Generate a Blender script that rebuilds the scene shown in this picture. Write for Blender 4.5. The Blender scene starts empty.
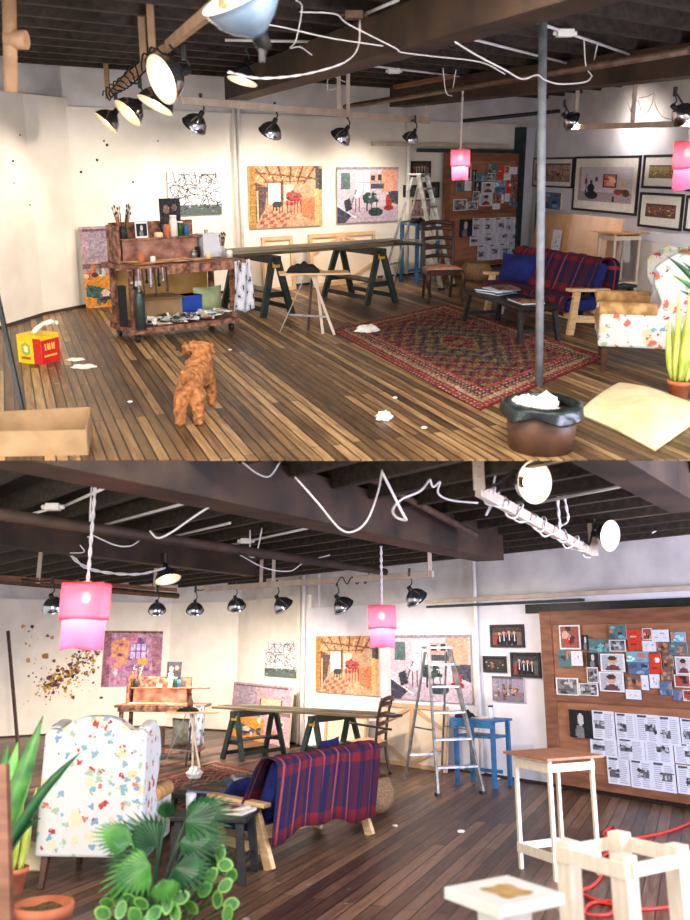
import bpy, math, random
import numpy as np
from mathutils import Matrix, Vector
R = math.radians
scene = bpy.context.scene
col = scene.collection
# ---------------------------------------------------------------- camera, light, exposure
F, PU, PV = 850.0, 345.0, 405.0          # focal length and principal point for a 690x920 picture
A1, A2 = math.atan(240 / F), math.atan(238 / F)
H1, H2 = 1.8, 1.75                        # eye height above the floor of the upper and of the lower studio
cam = bpy.data.cameras.new('camera')
cam.lens = 36 * F / 920; cam.sensor_width = 36; cam.shift_y = -55 / 920
cam.clip_start = .1; cam.clip_end = 100
cam.dof.use_dof = True; cam.dof.focus_distance = 10.5; cam.dof.aperture_fstop = 1.5
co = bpy.data.objects.new('camera', cam); col.objects.link(co)
co.location = (0, 0, H1); co.rotation_euler = (R(90) - A1, 0, 0)
scene.camera = co
RM = {1: Matrix.Identity(4),
      2: Matrix.Translation((0, 0, H1)) @ Matrix.Rotation(-(A1 + A2), 4, 'X') @ Matrix.Translation((0, 0, -H2))}
w = bpy.data.worlds.new('world'); scene.world = w; w.use_nodes = True
w.node_tree.nodes['Background'].inputs[0].default_value = (1, .965, .92, 1)
w.node_tree.nodes['Background'].inputs[1].default_value = 1.0
scene.view_settings.view_transform = 'Standard'; scene.view_settings.look = 'None'
scene.view_settings.gamma = 1; scene.view_settings.exposure = 0.5
scene.cycles.use_denoising = True
scene.cycles.max_bounces = 6
scene.cycles.sample_clamp_indirect = 6

def area(name, room, loc, aim, size, energy, color, size_y=None):
    L = bpy.data.lights.new(name, 'AREA'); L.energy = energy; L.color = color; L.size = size
    if size_y: L.shape = 'RECTANGLE'; L.size_y = size_y
    o = bpy.data.objects.new(name, L); col.objects.link(o)
    d = (Vector(aim) - Vector(loc)).to_track_quat('-Z', 'Y').to_matrix().to_4x4()
    o.matrix_world = RM[room] @ Matrix.Translation(loc) @ d
    return o
area('fill_light', 1, (1.0, 3.2, 3.6), (0.8, 11, .9), 4.5, 400, (1, .93, .86), 1.8)  # added off-frame fill that brightens the upper studio; no window is built
area('fill_light', 2, (4.8, 4.6, 1.6), (1.8, 12, 1.6), 3, 430, (.72, .74, 1), 2.2)  # added off-frame fill, cool, for the right side of the lower studio
area('fill_light', 2, (-3.5, 3.0, 2.2), (-2.5, 13, 1.4), 3, 115, (1, .93, .85), 2)  # added off-frame fill, warm, for the left side of the lower studio

# ---------------------------------------------------------------- picture geometry
def ray(room, u, v):
    dx = (u - PU) / F; dz = (PV - v) / F; a = -A1 if room == 1 else A2
    return dx, math.cos(a) - dz * math.sin(a), math.sin(a) + dz * math.cos(a)
def P(room, u, v, z=0.):
    h = H1 if room == 1 else H2; d = ray(room, u, v); t = (z - h) / d[2]
    return Vector((d[0] * t, d[1] * t, z))
def Y(room, u, v, y):
    h = H1 if room == 1 else H2; d = ray(room, u, v); t = y / d[1]
    return Vector((d[0] * t, y, h + d[2] * t))
class Wall:
    def __init__(s, room, p, q):
        s.room = room; s.p = Vector((p[0], p[1])); s.q = Vector((q[0], q[1])); s.d = (s.q - s.p).normalized()
        s.L = (s.q - s.p).length; s.a = math.atan2(s.d.y, s.d.x); s.n = Vector((s.d.y, -s.d.x))   # n: into the room
    def at(s, u, v, off=0):
        d = ray(s.room, u, v); h = H1 if s.room == 1 else H2; o = s.p + s.n * off
        t = (o.x * s.n.x + o.y * s.n.y) / (d[0] * s.n.x + d[1] * s.n.y)
        x, y, z = d[0] * t, d[1] * t, h + d[2] * t
        return (Vector((x, y)) - o).dot(s.d), z
    def rect(s, u0, v0, u1, v1, off=0):
        um, vm = (u0 + u1) / 2, (v0 + v1) / 2
        s0, s1 = s.at(u0, vm, off)[0], s.at(u1, vm, off)[0]; z1, z0 = s.at(um, v0, off)[1], s.at(um, v1, off)[1]
        return s0, z0, s1 - s0, z1 - z0
    def pt(s, t, z=0, off=0):
        k = s.p + s.d * t + s.n * off
        return Vector((k.x, k.y, z))

# ---------------------------------------------------------------- materials
def lin(c):
    c = [x / 255 for x in c[:3]]
    return tuple(x / 12.92 if x <= .04045 else ((x + .055) / 1.055) ** 2.4 for x in c) + (1,)
MATS = {}
def mat(name, c, c2=None, scale=8, rough=.6, metal=0, bump=0., emit=0, stretch=(1, 1, 1), trans=0, alpha=1, detail=5, lo=.35, hi=.65, sss=0, spec=.4):
    if name in MATS: return MATS[name]
    m = bpy.data.materials.new(name); m.use_nodes = True; MATS[name] = m
    nt = m.node_tree; b = nt.nodes['Principled BSDF']
    b.inputs['Roughness'].default_value = rough; b.inputs['Metallic'].default_value = metal
    b.inputs['Specular IOR Level'].default_value = spec
    if trans: b.inputs['Transmission Weight'].default_value = trans
    if alpha < 1: b.inputs['Alpha'].default_value = alpha
    tc = nt.nodes.new('ShaderNodeTexCoord'); mp = nt.nodes.new('ShaderNodeMapping'); mp.inputs['Scale'].default_value = stretch
    nz = nt.nodes.new('ShaderNodeTexNoise'); nz.inputs['Scale'].default_value = scale; nz.inputs['Detail'].default_value = detail
    nt.links.new(tc.outputs['Object'], mp.inputs[0]); nt.links.new(mp.outputs[0], nz.inputs['Vector'])
    cr = nt.nodes.new('ShaderNodeValToRGB'); e = cr.color_ramp.elements
    e[0].position = lo; e[1].position = hi; e[0].color = lin(c)
    e[1].color = lin(c2 if c2 else [min(255, x * 1.06) for x in c])
    nt.links.new(nz.outputs['Fac'], cr.inputs[0]); nt.links.new(cr.outputs[0], b.inputs['Base Color'])
    if bump:
        bp = nt.nodes.new('ShaderNodeBump'); bp.inputs['Strength'].default_value = bump; bp.inputs['Distance'].default_value = .02
        nt.links.new(nz.outputs['Fac'], bp.inputs['Height']); nt.links.new(bp.outputs[0], b.inputs['Normal'])
    if emit:
        b.inputs['Emission Color'].default_value = lin(c); b.inputs['Emission Strength'].default_value = emit
    return m
def ink(name='ink', rough=.6, sheen=0, bump=0):
    if name in MATS: return MATS[name]
    m = bpy.data.materials.new(name); m.use_nodes = True; MATS[name] = m; nt = m.node_tree; b = nt.nodes['Principled BSDF']
    a = nt.nodes.new('ShaderNodeAttribute'); a.attribute_name = 'Col'; nt.links.new(a.outputs['Color'], b.inputs['Base Color'])
    b.inputs['Roughness'].default_value = rough; b.inputs['Specular IOR Level'].default_value = .3
    if bump:
        tc = nt.nodes.new('ShaderNodeTexCoord'); nz = nt.nodes.new('ShaderNodeTexNoise'); nz.inputs['Scale'].default_value = bump
        bp = nt.nodes.new('ShaderNodeBump'); bp.inputs['Strength'].default_value = .5; bp.inputs['Distance'].default_value = .01
        nt.links.new(tc.outputs['Object'], nz.inputs['Vector']); nt.links.new(nz.outputs['Fac'], bp.inputs['Height']); nt.links.new(bp.outputs[0], b.inputs['Normal'])
    return m
INK = ink(); CLOTH = ink('woven_ink', .95, bump=160)

def floor_mat(name, ang, dark, mid, light, worn, gap=(18, 12, 9), row=.075, wornpos=(.55, .75)):
    m = bpy.data.materials.new(name); m.use_nodes = True; nt = m.node_tree; b = nt.nodes['Principled BSDF']; N = nt.nodes.new; L = nt.links.new
    tc = N('ShaderNodeTexCoord'); mp = N('ShaderNodeMapping'); mp.inputs['Rotation'].default_value = (0, 0, -ang); L(tc.outputs['Object'], mp.inputs[0])
    br = N('ShaderNodeTexBrick'); br.offset = .37; br.offset_frequency = 2
    for k, v in (('Scale', 1), ('Mortar Size', .006), ('Mortar Smooth', .2), ('Brick Width', 3.1), ('Row Height', row), ('Bias', 0)): br.inputs[k].default_value = v
    br.inputs['Color1'].default_value = (0, 0, 0, 1); br.inputs['Color2'].default_value = (1, 1, 1, 1); br.inputs['Mortar'].default_value = (.5, .5, .5, 1)
    L(mp.outputs[0], br.inputs['Vector'])
    m2 = N('ShaderNodeMapping'); m2.inputs['Scale'].default_value = (.7, 9, 1); L(mp.outputs[0], m2.inputs[0])
    n1 = N('ShaderNodeTexNoise'); n1.inputs['Scale'].default_value = 3.0; n1.inputs['Detail'].default_value = 8; n1.inputs['Roughness'].default_value = .65; L(m2.outputs[0], n1.inputs['Vector'])
    n2 = N('ShaderNodeTexNoise'); n2.inputs['Scale'].default_value = .55; n2.inputs['Detail'].default_value = 6; L(mp.outputs[0], n2.inputs['Vector'])
    mx = N('ShaderNodeMix'); mx.data_type = 'FLOAT'; mx.inputs[0].default_value = .68
    L(br.outputs['Color'], mx.inputs[2]); L(n1.outputs['Fac'], mx.inputs[3])
    cr = N('ShaderNodeValToRGB'); e = cr.color_ramp.elements; e[0].position = .27; e[0].color = lin(dark); e[1].position = .72; e[1].color = lin(light)
    k = e.new(.5); k.color = lin(mid); L(mx.outputs[0], cr.inputs[0])
    wr = N('ShaderNodeValToRGB'); e = wr.color_ramp.elements; e[0].position, e[1].position = wornpos; e[0].color = (0, 0, 0, 1); e[1].color = (.6, .6, .6, 1); L(n2.outputs['Fac'], wr.inputs[0])
    mw = N('ShaderNodeMix'); mw.data_type = 'RGBA'; L(wr.outputs[0], mw.inputs[0]); L(cr.outputs[0], mw.inputs[6]); mw.inputs[7].default_value = lin(worn)
    # splashes of old paint
    n3 = N('ShaderNodeTexNoise'); n3.inputs['Scale'].default_value = 9; n3.inputs['Detail'].default_value = 2; L(mp.outputs[0], n3.inputs['Vector'])
    s3 = N('ShaderNodeValToRGB'); e = s3.color_ramp.elements; e[0].position, e[1].position = .72, .75; e[0].color = (0, 0, 0, 1); e[1].color = (.55, .55, .55, 1); L(n3.outputs['Fac'], s3.inputs[0])
    mp2 = N('ShaderNodeMix'); mp2.data_type = 'RGBA'; L(s3.outputs[0], mp2.inputs[0]); L(mw.outputs[2], mp2.inputs[6]); mp2.inputs[7].default_value = lin((190, 175, 160))
    mg = N('ShaderNodeMix'); mg.data_type = 'RGBA'; L(br.outputs['Fac'], mg.inputs[0]); L(mp2.outputs[2], mg.inputs[6]); mg.inputs[7].default_value = lin(gap)
    L(mg.outputs[2], b.inputs['Base Color']); b.inputs['Roughness'].default_value = .42
    bp = N('ShaderNodeBump'); bp.inputs['Strength'].default_value = .35; bp.inputs['Distance'].default_value = .01; bp.invert = True
    L(br.outputs['Fac'], bp.inputs['Height']); L(bp.outputs[0], b.inputs['Normal'])
    return m
def floral():
    m = bpy.data.materials.new('floral_upholstery'); m.use_nodes = True; nt = m.node_tree; b = nt.nodes['Principled BSDF']; N = nt.nodes.new; L = nt.links.new
    tc = N('ShaderNodeTexCoord'); nz = N('ShaderNodeTexNoise'); nz.inputs['Scale'].default_value = 26; L(tc.outputs['Object'], nz.inputs['Vector'])
    va = N('ShaderNodeVectorMath'); va.operation = 'MULTIPLY_ADD'; L(nz.outputs['Color'], va.inputs[0]); va.inputs[1].default_value = (.09, .09, .09); L(tc.outputs['Object'], va.inputs[2])
    last = None; base = lin((200, 201, 198))
    def layer(scale, lo, hi, cols, prev, off):
        ad = N('ShaderNodeVectorMath'); ad.operation = 'ADD'; L(va.outputs[0], ad.inputs[0]); ad.inputs[1].default_value = off
        vo = N('ShaderNodeTexVoronoi'); vo.inputs['Scale'].default_value = scale; L(ad.outputs[0], vo.inputs['Vector'])
        r = N('ShaderNodeValToRGB'); e = r.color_ramp.elements; e[0].position, e[1].position = lo, hi; e[0].color = (1, 1, 1, 1); e[1].color = (0, 0, 0, 1); L(vo.outputs['Distance'], r.inputs[0])
        c = N('ShaderNodeValToRGB'); c.color_ramp.interpolation = 'CONSTANT'; e = c.color_ramp.elements; e[0].position = 0; e[0].color = lin(cols[0]); e[1].position = 1 / len(cols); e[1].color = lin(cols[1])
        for i, k in enumerate(cols[2:]): q = e.new((i + 2) / len(cols)); q.color = lin(k)
        sp = N('ShaderNodeSeparateColor'); L(vo.outputs['Color'], sp.inputs[0]); L(sp.outputs[0], c.inputs[0])
        # leave some cells empty
        g = N('ShaderNodeMath'); g.operation = 'GREATER_THAN'; g.inputs[1].default_value = .42; L(sp.outputs[1], g.inputs[0])
        mu = N('ShaderNodeMath'); mu.operation = 'MULTIPLY'; L(g.outputs[0], mu.inputs[0]); L(r.outputs[0], mu.inputs[1])
        mx = N('ShaderNodeMix'); mx.data_type = 'RGBA'; L(mu.outputs[0], mx.inputs[0]); L(c.outputs[0], mx.inputs[7])
        if prev is None: mx.inputs[6].default_value = base
        else: L(prev, mx.inputs[6])
        return mx.outputs[2]
    o = layer(7.5, .3, .36, [(196, 190, 150), (205, 198, 165)], None, (3, 1, 2))
    o = layer(12.5, .3, .34, [(112, 150, 178), (120, 160, 170), (150, 175, 150)], o, (0, 0, 0))
    o = layer(10.5, .29, .33, [(176, 60, 52), (200, 100, 84), (160, 50, 60)], o, (1.3, 2.7, .4))
    L(o, b.inputs['Base Color']); b.inputs['Roughness'].default_value = .9
    return m
FLORAL = floral()

# ---------------------------------------------------------------- mesh builder
class B:
    def __init__(s): s.v = []; s.f = []; s.m = []; s.c = []; s.sm = []; s.X = Matrix.Identity(4); s.hascol = False
    def face(s, idx, m=0, c=None, smooth=False):
        s.f.append(idx); s.m.append(m); s.c.append(c); s.sm.append(smooth)
        if c is not None: s.hascol = True
    def vs(s, pts):
        n = len(s.v); s.v += [tuple(s.X @ Vector(p)) for p in pts]; return n
    def box(s, x0, y0, z0, x1, y1, z1, m=0, c=None, M=None):
        pts = [(x, y, z) for z in (z0, z1) for y in (y0, y1) for x in (x0, x1)]
        if M is not None: pts = [M @ Vector(p) for p in pts]
        n = s.vs(pts)
        for q in ((0, 2, 3, 1), (4, 5, 7, 6), (0, 1, 5, 4), (2, 6, 7, 3), (0, 4, 6, 2), (1, 3, 7, 5)): s.face(tuple(n + k for k in q), m, c)
        return s
    def bar(s, p, q, w, d, m=0, c=None, up=(0, 0, 1), w2=None, d2=None):   # a board from p to q; w across, d along up
        p, q = Vector(p), Vector(q); z = (q - p).normalized(); x = Vector(up).cross(z)
        if x.length < 1e-3: x = Vector((1, 0, 0))
        x.normalize(); y = z.cross(x); pts = []
        for o, ww, dd in ((p, w, d), (q, w2 or w, d2 or d)):
            pts += [o + x * ww / 2 * a + y * dd / 2 * b_ for a, b_ in ((-1, -1), (1, -1), (1, 1), (-1, 1))]
        n = s.vs(pts)
        for k in ((3, 2, 1, 0), (4, 5, 6, 7), (0, 1, 5, 4), (1, 2, 6, 5), (2, 3, 7, 6), (3, 0, 4, 7)): s.face(tuple(n + j for j in k), m, c)
        return s
    def tube(s, pts, r, seg=8, m=0, c=None, cap=True):
        pts = [Vector(p) for p in pts]; n0 = None; rings = []
        rr = r if hasattr(r, '__len__') else [r] * len(pts); x = None
        for i, p in enumerate(pts):
            t = (pts[min(i + 1, len(pts) - 1)] - pts[max(i - 1, 0)])
            t = t.normalized() if t.length > 1e-9 else Vector((0, 0, 1))
            if x is None: x = t.cross(Vector((0, 0, 1)) if abs(t.z) < .9 else Vector((1, 0, 0))).normalized()
            x = (x - t * x.dot(t)).normalized(); y = t.cross(x)
            rings.append(s.vs([p + (x * math.cos(2 * math.pi * k / seg) + y * math.sin(2 * math.pi * k / seg)) * rr[i] for k in range(seg)]))
        for a, b_ in zip(rings, rings[1:]):
            for k in range(seg): k2 = (k + 1) % seg; s.face((a + k, a + k2, b_ + k2, b_ + k), m, c, True)
        if cap: s.face(tuple(rings[0] + k for k in reversed(range(seg))), m, c); s.face(tuple(rings[-1] + k for k in range(seg)), m, c)
        return s
    def lathe(s, prof, seg=24, m=0, c=None, M=None, sx=1, sy=1):         # prof: (r, z)
        rings = []
        for r, z in prof:
            pts = [(math.cos(2 * math.pi * k / seg) * r * sx, math.sin(2 * math.pi * k / seg) * r * sy, z) for k in range(seg)]
            if M is not None: pts = [M @ Vector(p) for p in pts]
            rings.append(s.vs(pts))
        for a, b_ in zip(rings, rings[1:]):
            for k in range(seg): k2 = (k + 1) % seg; s.face((a + k, a + k2, b_ + k2, b_ + k), m, c, True)
        return s
    def ball(s, p, r, m=0, c=None, seg=12, sc=(1, 1, 1)):
        return s.lathe([(max(1e-4, math.sin(math.pi * i / 8) * r), -math.cos(math.pi * i / 8) * r) for i in range(9)], seg, m, c, M=Matrix.Translation(p) @ Matrix.Diagonal((*sc, 1)))
    def prism(s, poly, y0, y1, m=0, c=None, M=None):                      # poly in XZ, extruded along y
        n = len(poly); pts = [(x, y0, z) for x, z in poly] + [(x, y1, z) for x, z in poly]
        if M is not None: pts = [M @ Vector(p) for p in pts]
        a = s.vs(pts); s.face(tuple(a + k for k in range(n)), m, c); s.face(tuple(a + n + k for k in reversed(range(n))), m, c)
        for k in range(n): k2 = (k + 1) % n; s.face((a + k, a + n + k, a + n + k2, a + k2), m, c)
        return s
    def sheet(s, fn, nu, nv, colfn=None, m=0, smooth=True):               # fn(s,t) -> point
        n = s.vs([fn(i / nu, j / nv) for j in range(nv + 1) for i in range(nu + 1)])
        for j in range(nv):
            for i in range(nu):
                a = n + j * (nu + 1) + i
                s.face((a, a + 1, a + nu + 2, a + nu + 1), m, colfn((i + .5) / nu, (j + .5) / nv) if colfn else None, smooth)
        return s
    def pic(s, img, fn, m=0):                                             # img rows top to bottom; fn(s,t) with t=1 at the top
        h, w_ = img.shape[:2]
        return s.sheet(fn, w_, h, lambda a, b_: img[min(h - 1, int((1 - b_) * h)), min(w_ - 1, int(a * w_))], m, False)
    def mesh(s, name, mats):
        me = bpy.data.meshes.new(name); me.from_pydata(s.v, [], s.f)
        for k in (mats if isinstance(mats, (list, tuple)) else [mats]): me.materials.append(k)
        me.polygons.foreach_set('material_index', s.m); me.polygons.foreach_set('use_smooth', s.sm)
        if s.hascol:
            a = me.color_attributes.new('Col', 'FLOAT_COLOR', 'CORNER'); out = []
            for f, c in zip(s.f, s.c):
                q = lin(c) if c is not None else (.5, .5, .5, 1); out += list(q) * len(f)
            a.data.foreach_set('color', out)
        me.update(); return me
    def obj(s, name, mats, parent=None, bevel=0, sub=0, solid=0, inner=0, off=-1):
        o = bpy.data.objects.new(name, s.mesh(name, mats)); col.objects.link(o)
        if parent is not None: o.parent = parent
        if solid: k = o.modifiers.new('solid', 'SOLIDIFY'); k.thickness = solid; k.offset = off; k.material_offset = inner
        if bevel: k = o.modifiers.new('bevel', 'BEVEL'); k.width = bevel; k.segments = 2; k.limit_method = 'ANGLE'
        if sub: k = o.modifiers.new('sub', 'SUBSURF'); k.levels = sub; k.render_levels = sub
        return o
def mtx(room, loc, rz=0, rx=0): return RM[room] @ Matrix.Translation(loc) @ Matrix.Rotation(rz, 4, 'Z') @ Matrix.Rotation(rx, 4, 'X')
def tag(o, label=None, cat=None, group=None, kind=None):
    if label: o['label'] = label
    if cat: o['category'] = cat
    if group: o['group'] = group
    if kind: o['kind'] = kind
    return o
def thing(name, room, label, cat, loc, rz=0, group=None, rx=0):
    o = bpy.data.objects.new(name, None); o.empty_display_size = .1; col.objects.link(o); o.matrix_world = mtx(room, loc, rz, rx)
    return tag(o, label, cat, group)
def solo(b, name, mats, room, label, cat, loc, rz=0, group=None, rx=0, kind=None, **k):
    o = b.obj(name, mats, **k); o.matrix_world = mtx(room, loc, rz, rx); return tag(o, label, cat, group, kind)
def struct(b, name, mats, room, loc=(0, 0, 0), rz=0, **k):
    o = b.obj(name, mats, **k); o.matrix_world = mtx(room, loc, rz); o['kind'] = 'structure'; return o
def copy_tree(o, parent=None):
    c = o.copy(); col.objects.link(c)
    if parent is not None: c.parent = parent
    for ch in list(o.children): copy_tree(ch, c)
    return c
def smooth(pts, n=6):
    pts = [Vector(p) for p in pts]
    if len(pts) < 3: return pts
    q = [pts[0] * 2 - pts[1]] + pts + [pts[-1] * 2 - pts[-2]]; out = []
    for i in range(1, len(q) - 2):
        a, b_, c, d = q[i - 1:i + 3]
        for k in range(n):
            t = k / n; out.append(.5 * ((2 * b_) + (c - a) * t + (2 * a - 5 * b_ + 4 * c - d) * t * t + (3 * b_ - a - 3 * c + d) * t ** 3))
    return out + [pts[-1]]

# ---------------------------------------------------------------- painter: pictures as coloured cells
class Pic:
    def __init__(s, w_, h, c, seed=1):
        s.w, s.h = w_, h; s.a = np.zeros((h, w_, 3)); s.a[:] = c; s.r = np.random.RandomState(seed)
        s.yy, s.xx = np.mgrid[0:h, 0:w_]; s.xx = (s.xx + .5) / w_; s.yy = (s.yy + .5) / h
    def rect(s, x0, y0, x1, y1, c): s.a[(s.xx >= x0) & (s.xx < x1) & (s.yy >= y0) & (s.yy < y1)] = c; return s
    def ell(s, x, y, rx, ry, c): s.a[((s.xx - x) / rx) ** 2 + ((s.yy - y) / ry) ** 2 < 1] = c; return s
    def line(s, x0, y0, x1, y1, t, c):
        dx, dy = x1 - x0, y1 - y0; l = dx * dx + dy * dy + 1e-9; k = np.clip(((s.xx - x0) * dx + (s.yy - y0) * dy) / l, 0, 1)
        s.a[np.hypot(s.xx - x0 - k * dx, s.yy - y0 - k * dy) < t] = c; return s
    def poly(s, pts, c):
        ins = np.zeros((s.h, s.w), bool); n = len(pts)
        for i in range(n):
            (x0, y0), (x1, y1) = pts[i], pts[(i + 1) % n]
            if y0 == y1: continue
            ins ^= ((s.yy > min(y0, y1)) & (s.yy <= max(y0, y1)) & (s.xx < x0 + (s.yy - y0) * (x1 - x0) / (y1 - y0)))
        s.a[ins] = c; return s
    def noise(s, k, cell=1):
        n = s.r.randn((s.h + cell - 1) // cell, (s.w + cell - 1) // cell, 1); n = np.repeat(np.repeat(n, cell, 0), cell, 1)[:s.h, :s.w]
        s.a = np.clip(s.a + n * k, 0, 255); return s
    def blobs(s, n, r, cols, x0=0, y0=0, x1=1, y1=1):
        for _ in range(n):
            s.ell(s.r.uniform(x0, x1), s.r.uniform(y0, y1), r * s.r.uniform(.4, 1.3), r * s.r.uniform(.4, 1.3), cols[s.r.randint(len(cols))])
        return s
def pic_workshop():       # warm studio interior: trusses, bright windows, red seats, chequered floor
    p = Pic(84, 66, (214, 150, 104), 3)
    p.rect(0, 0, 1, .2, (196, 140, 96)); p.poly([(.15, .33), (.8, .33), (1, 1), (0, 1)], (206, 148, 112))
    for i in range(6): p.line(.05 + i * .17, 0, .25 + i * .1, .27, .012, (96, 58, 40)); p.line(.2 + i * .15, .05, .1 + i * .17, .2, .008, (240, 200, 150))
    p.line(0, .1, 1, .22, .014, (110, 66, 44)); p.line(.2, .26, .9, .24, .012, (120, 70, 46))
    p.rect(.24, .28, .42, .62, (240, 226, 220)); p.rect(.46, .3, .6, .58, (236, 214, 196)); p.rect(.24, .28, .255, .62, (90, 50, 40)); p.rect(.42, .26, .45, .64, (92, 56, 44))
    p.rect(0, 0, .08, 1, (170, 118, 44)); p.poly([(.08, .25), (.24, .34), (.2, .7), (.08, .95)], (70, 52, 54)); p.rect(.1, .4, .12, .9, (210, 180, 140))
    for i in range(9): p.rect(.1, .32 + i * .06, .22, .335 + i * .05, (150, 96, 74))
    for i in range(6):
        for j in range(5):
            if (i + j) % 2: p.poly([(.2 + i * .065 - j * .02, .72 + j * .055), (.26 + i * .065 - j * .02, .72 + j * .055), (.24 + i * .065 - j * .02, .775 + j * .055), (.18 + i * .065 - j * .02, .775 + j * .055)], (150, 80, 60))
    p.ell(.37, .62, .07, .05, (28, 34, 36)); [p.rect(.31 + i * .04, .62, .325 + i * .04, .73, (28, 34, 36)) for i in range(4)]
    p.blobs(26, .035, [(178, 44, 40), (60, 60, 70), (30, 70, 80), (200, 70, 54)], .48, .42, .72, .66)
    for i in range(5): p.line(.52 + i * .045, .55, .5 + i * .05, .78, .007, (120, 40, 36))
    p.poly([(.7, .55), (.9, .5), (.9, .92), (.72, .84)], (196, 112, 70)); p.rect(.78, .22, .9, .42, (190, 150, 120)); p.rect(.89, .38, .95, .98, (222, 176, 110)); p.rect(.95, .04, 1, .4, (34, 44, 42)); p.rect(.91, .0, .95, .38, (70, 60, 52))
    p.a = p.a * .84 + np.array((196, 178, 170)) * .16; return p.noise(12).noise(10, 2).a
def pic_parlour():        # lilac room: tall window, tables, red armchair
    p = Pic(84, 66, (206, 190, 204), 5)
    p.rect(0, .72, 1, 1, (190, 172, 190)); p.rect(.3, .08, .52, .5, (232, 226, 240)); p.line(.41, .08, .41, .5, .008, (150, 140, 170)); p.line(.3, .28, .52, .28, .008, (150, 140, 170))
    p.rect(0, 0, 1, .05, (150, 136, 150)); p.rect(.06, .1, .2, .4, (88, 112, 112)); p.rect(.72, .05, .98, .45, (222, 160, 138)); p.rect(.52, .12, .72, .36, (198, 160, 150)); p.rect(.54, .15, .61, .24, (60, 54, 60)); p.rect(.65, .14, .72, .24, (60, 54, 60)); p.rect(.53, .3, .75, .4, (70, 78, 92))
    p.poly([(0, .7), (.25, .85), (.12, 1), (0, 1)], (70, 66, 84)); p.line(0, .68, .28, .9, .012, (240, 236, 244))
    p.poly([(.1, .6), (.2, .55), (.24, .75), (.14, .8)], (56, 60, 74)); p.blobs(12, .05, [(48, 70, 70), (60, 84, 84)], .45, .48, .65, .62)
    for x in (.47, .55, .63, .28, .34): p.rect(x, .55, x + .014, .8, (44, 50, 58))
    p.ell(.62, .82, .12, .08, (52, 66, 72)); p.ell(.84, .62, .06, .13, (176, 60, 56)); p.ell(.84, .75, .08, .05, (150, 44, 44)); p.rect(.78, .78, .79, .92, (40, 40, 44)); p.rect(.9, .78, .91, .92, (40, 40, 44))
    p.poly([(.82, .45), (1, .44), (1, .7), (.9, .66)], (72, 74, 92)); p.line(.3, .42, .22, .68, .01, (80, 80, 100)); p.ell(.31, .52, .05, .04, (220, 220, 232))
    return p.noise(9).noise(9, 2).a
def pic_tangle():         # black looping lines on white over a teal ground
    p = Pic(76, 60, (214, 212, 216), 7); p.rect(0, .76, 1, 1, (84, 98, 98)); r = p.r
    for _ in range(46):
        x, y = r.uniform(0, 1), r.uniform(.15, .8); a = r.uniform(0, 6.3)
        for k in range(9):
            a += r.uniform(-.9, .9); x2, y2 = x + math.cos(a) * .06, min(.84, max(.06, y + math.sin(a) * .06)); p.line(x, y, x2, y2, .006, (38, 34, 40)); x, y = x2, y2
    for i in range(5): p.line(.1 + i * .2, 0, .14 + i * .2, .25, .007, (50, 44, 50))
    p.blobs(30, .02, [(150, 168, 170), (60, 70, 74), (120, 90, 80)], 0, .78, 1, 1)
    return p.noise(8).a
def pic_purple():
    p = Pic(60, 50, (176, 130, 160), 9); p.rect(0, 0, .12, 1, (140, 90, 110)); p.rect(0, 0, 1, .05, (110, 80, 60)); p.poly([(.12, .2), (.45, .1), (.4, .6), (.15, .7)], (214, 150, 110)); p.blobs(24, .07, [(226, 170, 80), (190, 120, 150), (150, 90, 140), (120, 80, 140), (220, 190, 190)], .1, .1, .9, .9)
    p.rect(.45, .25, .72, .5, (200, 180, 220)); [p.line(.45 + i * .09, .25, .45 + i * .09, .5, .008, (110, 60, 120)) for i in range(4)]; p.line(.45, .37, .72, .37, .008, (110, 60, 120)); p.poly([(.8, .1), (1, .1), (1, .9), (.85, .8)], (160, 110, 130))
    return p.noise(12).noise(10, 3).a
def pic_door():
    p = Pic(50, 66, (168, 140, 150), 11); p.rect(.05, .03, .95, .06, (96, 78, 84)); p.rect(.5, .25, .85, .5, (196, 168, 140)); p.rect(.5, .25, .53, .9, (80, 50, 44)); p.rect(.84, .25, .87, .9, (80, 50, 44)); p.rect(.1, .06, .45, .4, (150, 136, 150)); p.rect(.0, .45, 1, .52, (110, 90, 92)); p.rect(0, .6, .6, 1, (206, 136, 52)); p.poly([(.05, .7), (.5, .82), (.4, .92), (.02, .86)], (60, 92, 86)); p.blobs(26, .05, [(70, 96, 100), (190, 110, 60), (60, 50, 56), (210, 190, 180)], 0, .5, .9, .95)
    return p.noise(10).noise(8, 2).a
def pic_gallery(seed, tone):   # a photograph of a furnished room
    p = Pic(56, 40, tone, seed); r = p.r; p.rect(0, .62, 1, 1, tuple(x * .8 for x in tone)); p.rect(0, 0, 1, .1, tuple(x * .6 for x in tone))
    for _ in range(7): x, y = r.uniform(.05, .85), r.uniform(.3, .7); p.rect(x, y, x + r.uniform(.05, .13), y + r.uniform(.08, .25), [(120, 60, 44), (60, 44, 40), (150, 110, 70), (180, 80, 60), (90, 90, 80)][r.randint(5)])
    for _ in range(5): x = r.uniform(0, .9); p.rect(x, .1, x + .02, .62, tuple(c * .55 for c in tone))
    p.blobs(20, .04, [(190, 120, 70), (70, 56, 50), (200, 180, 140)], .05, .3, .95, .85)
    return p.noise(12).a
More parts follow.
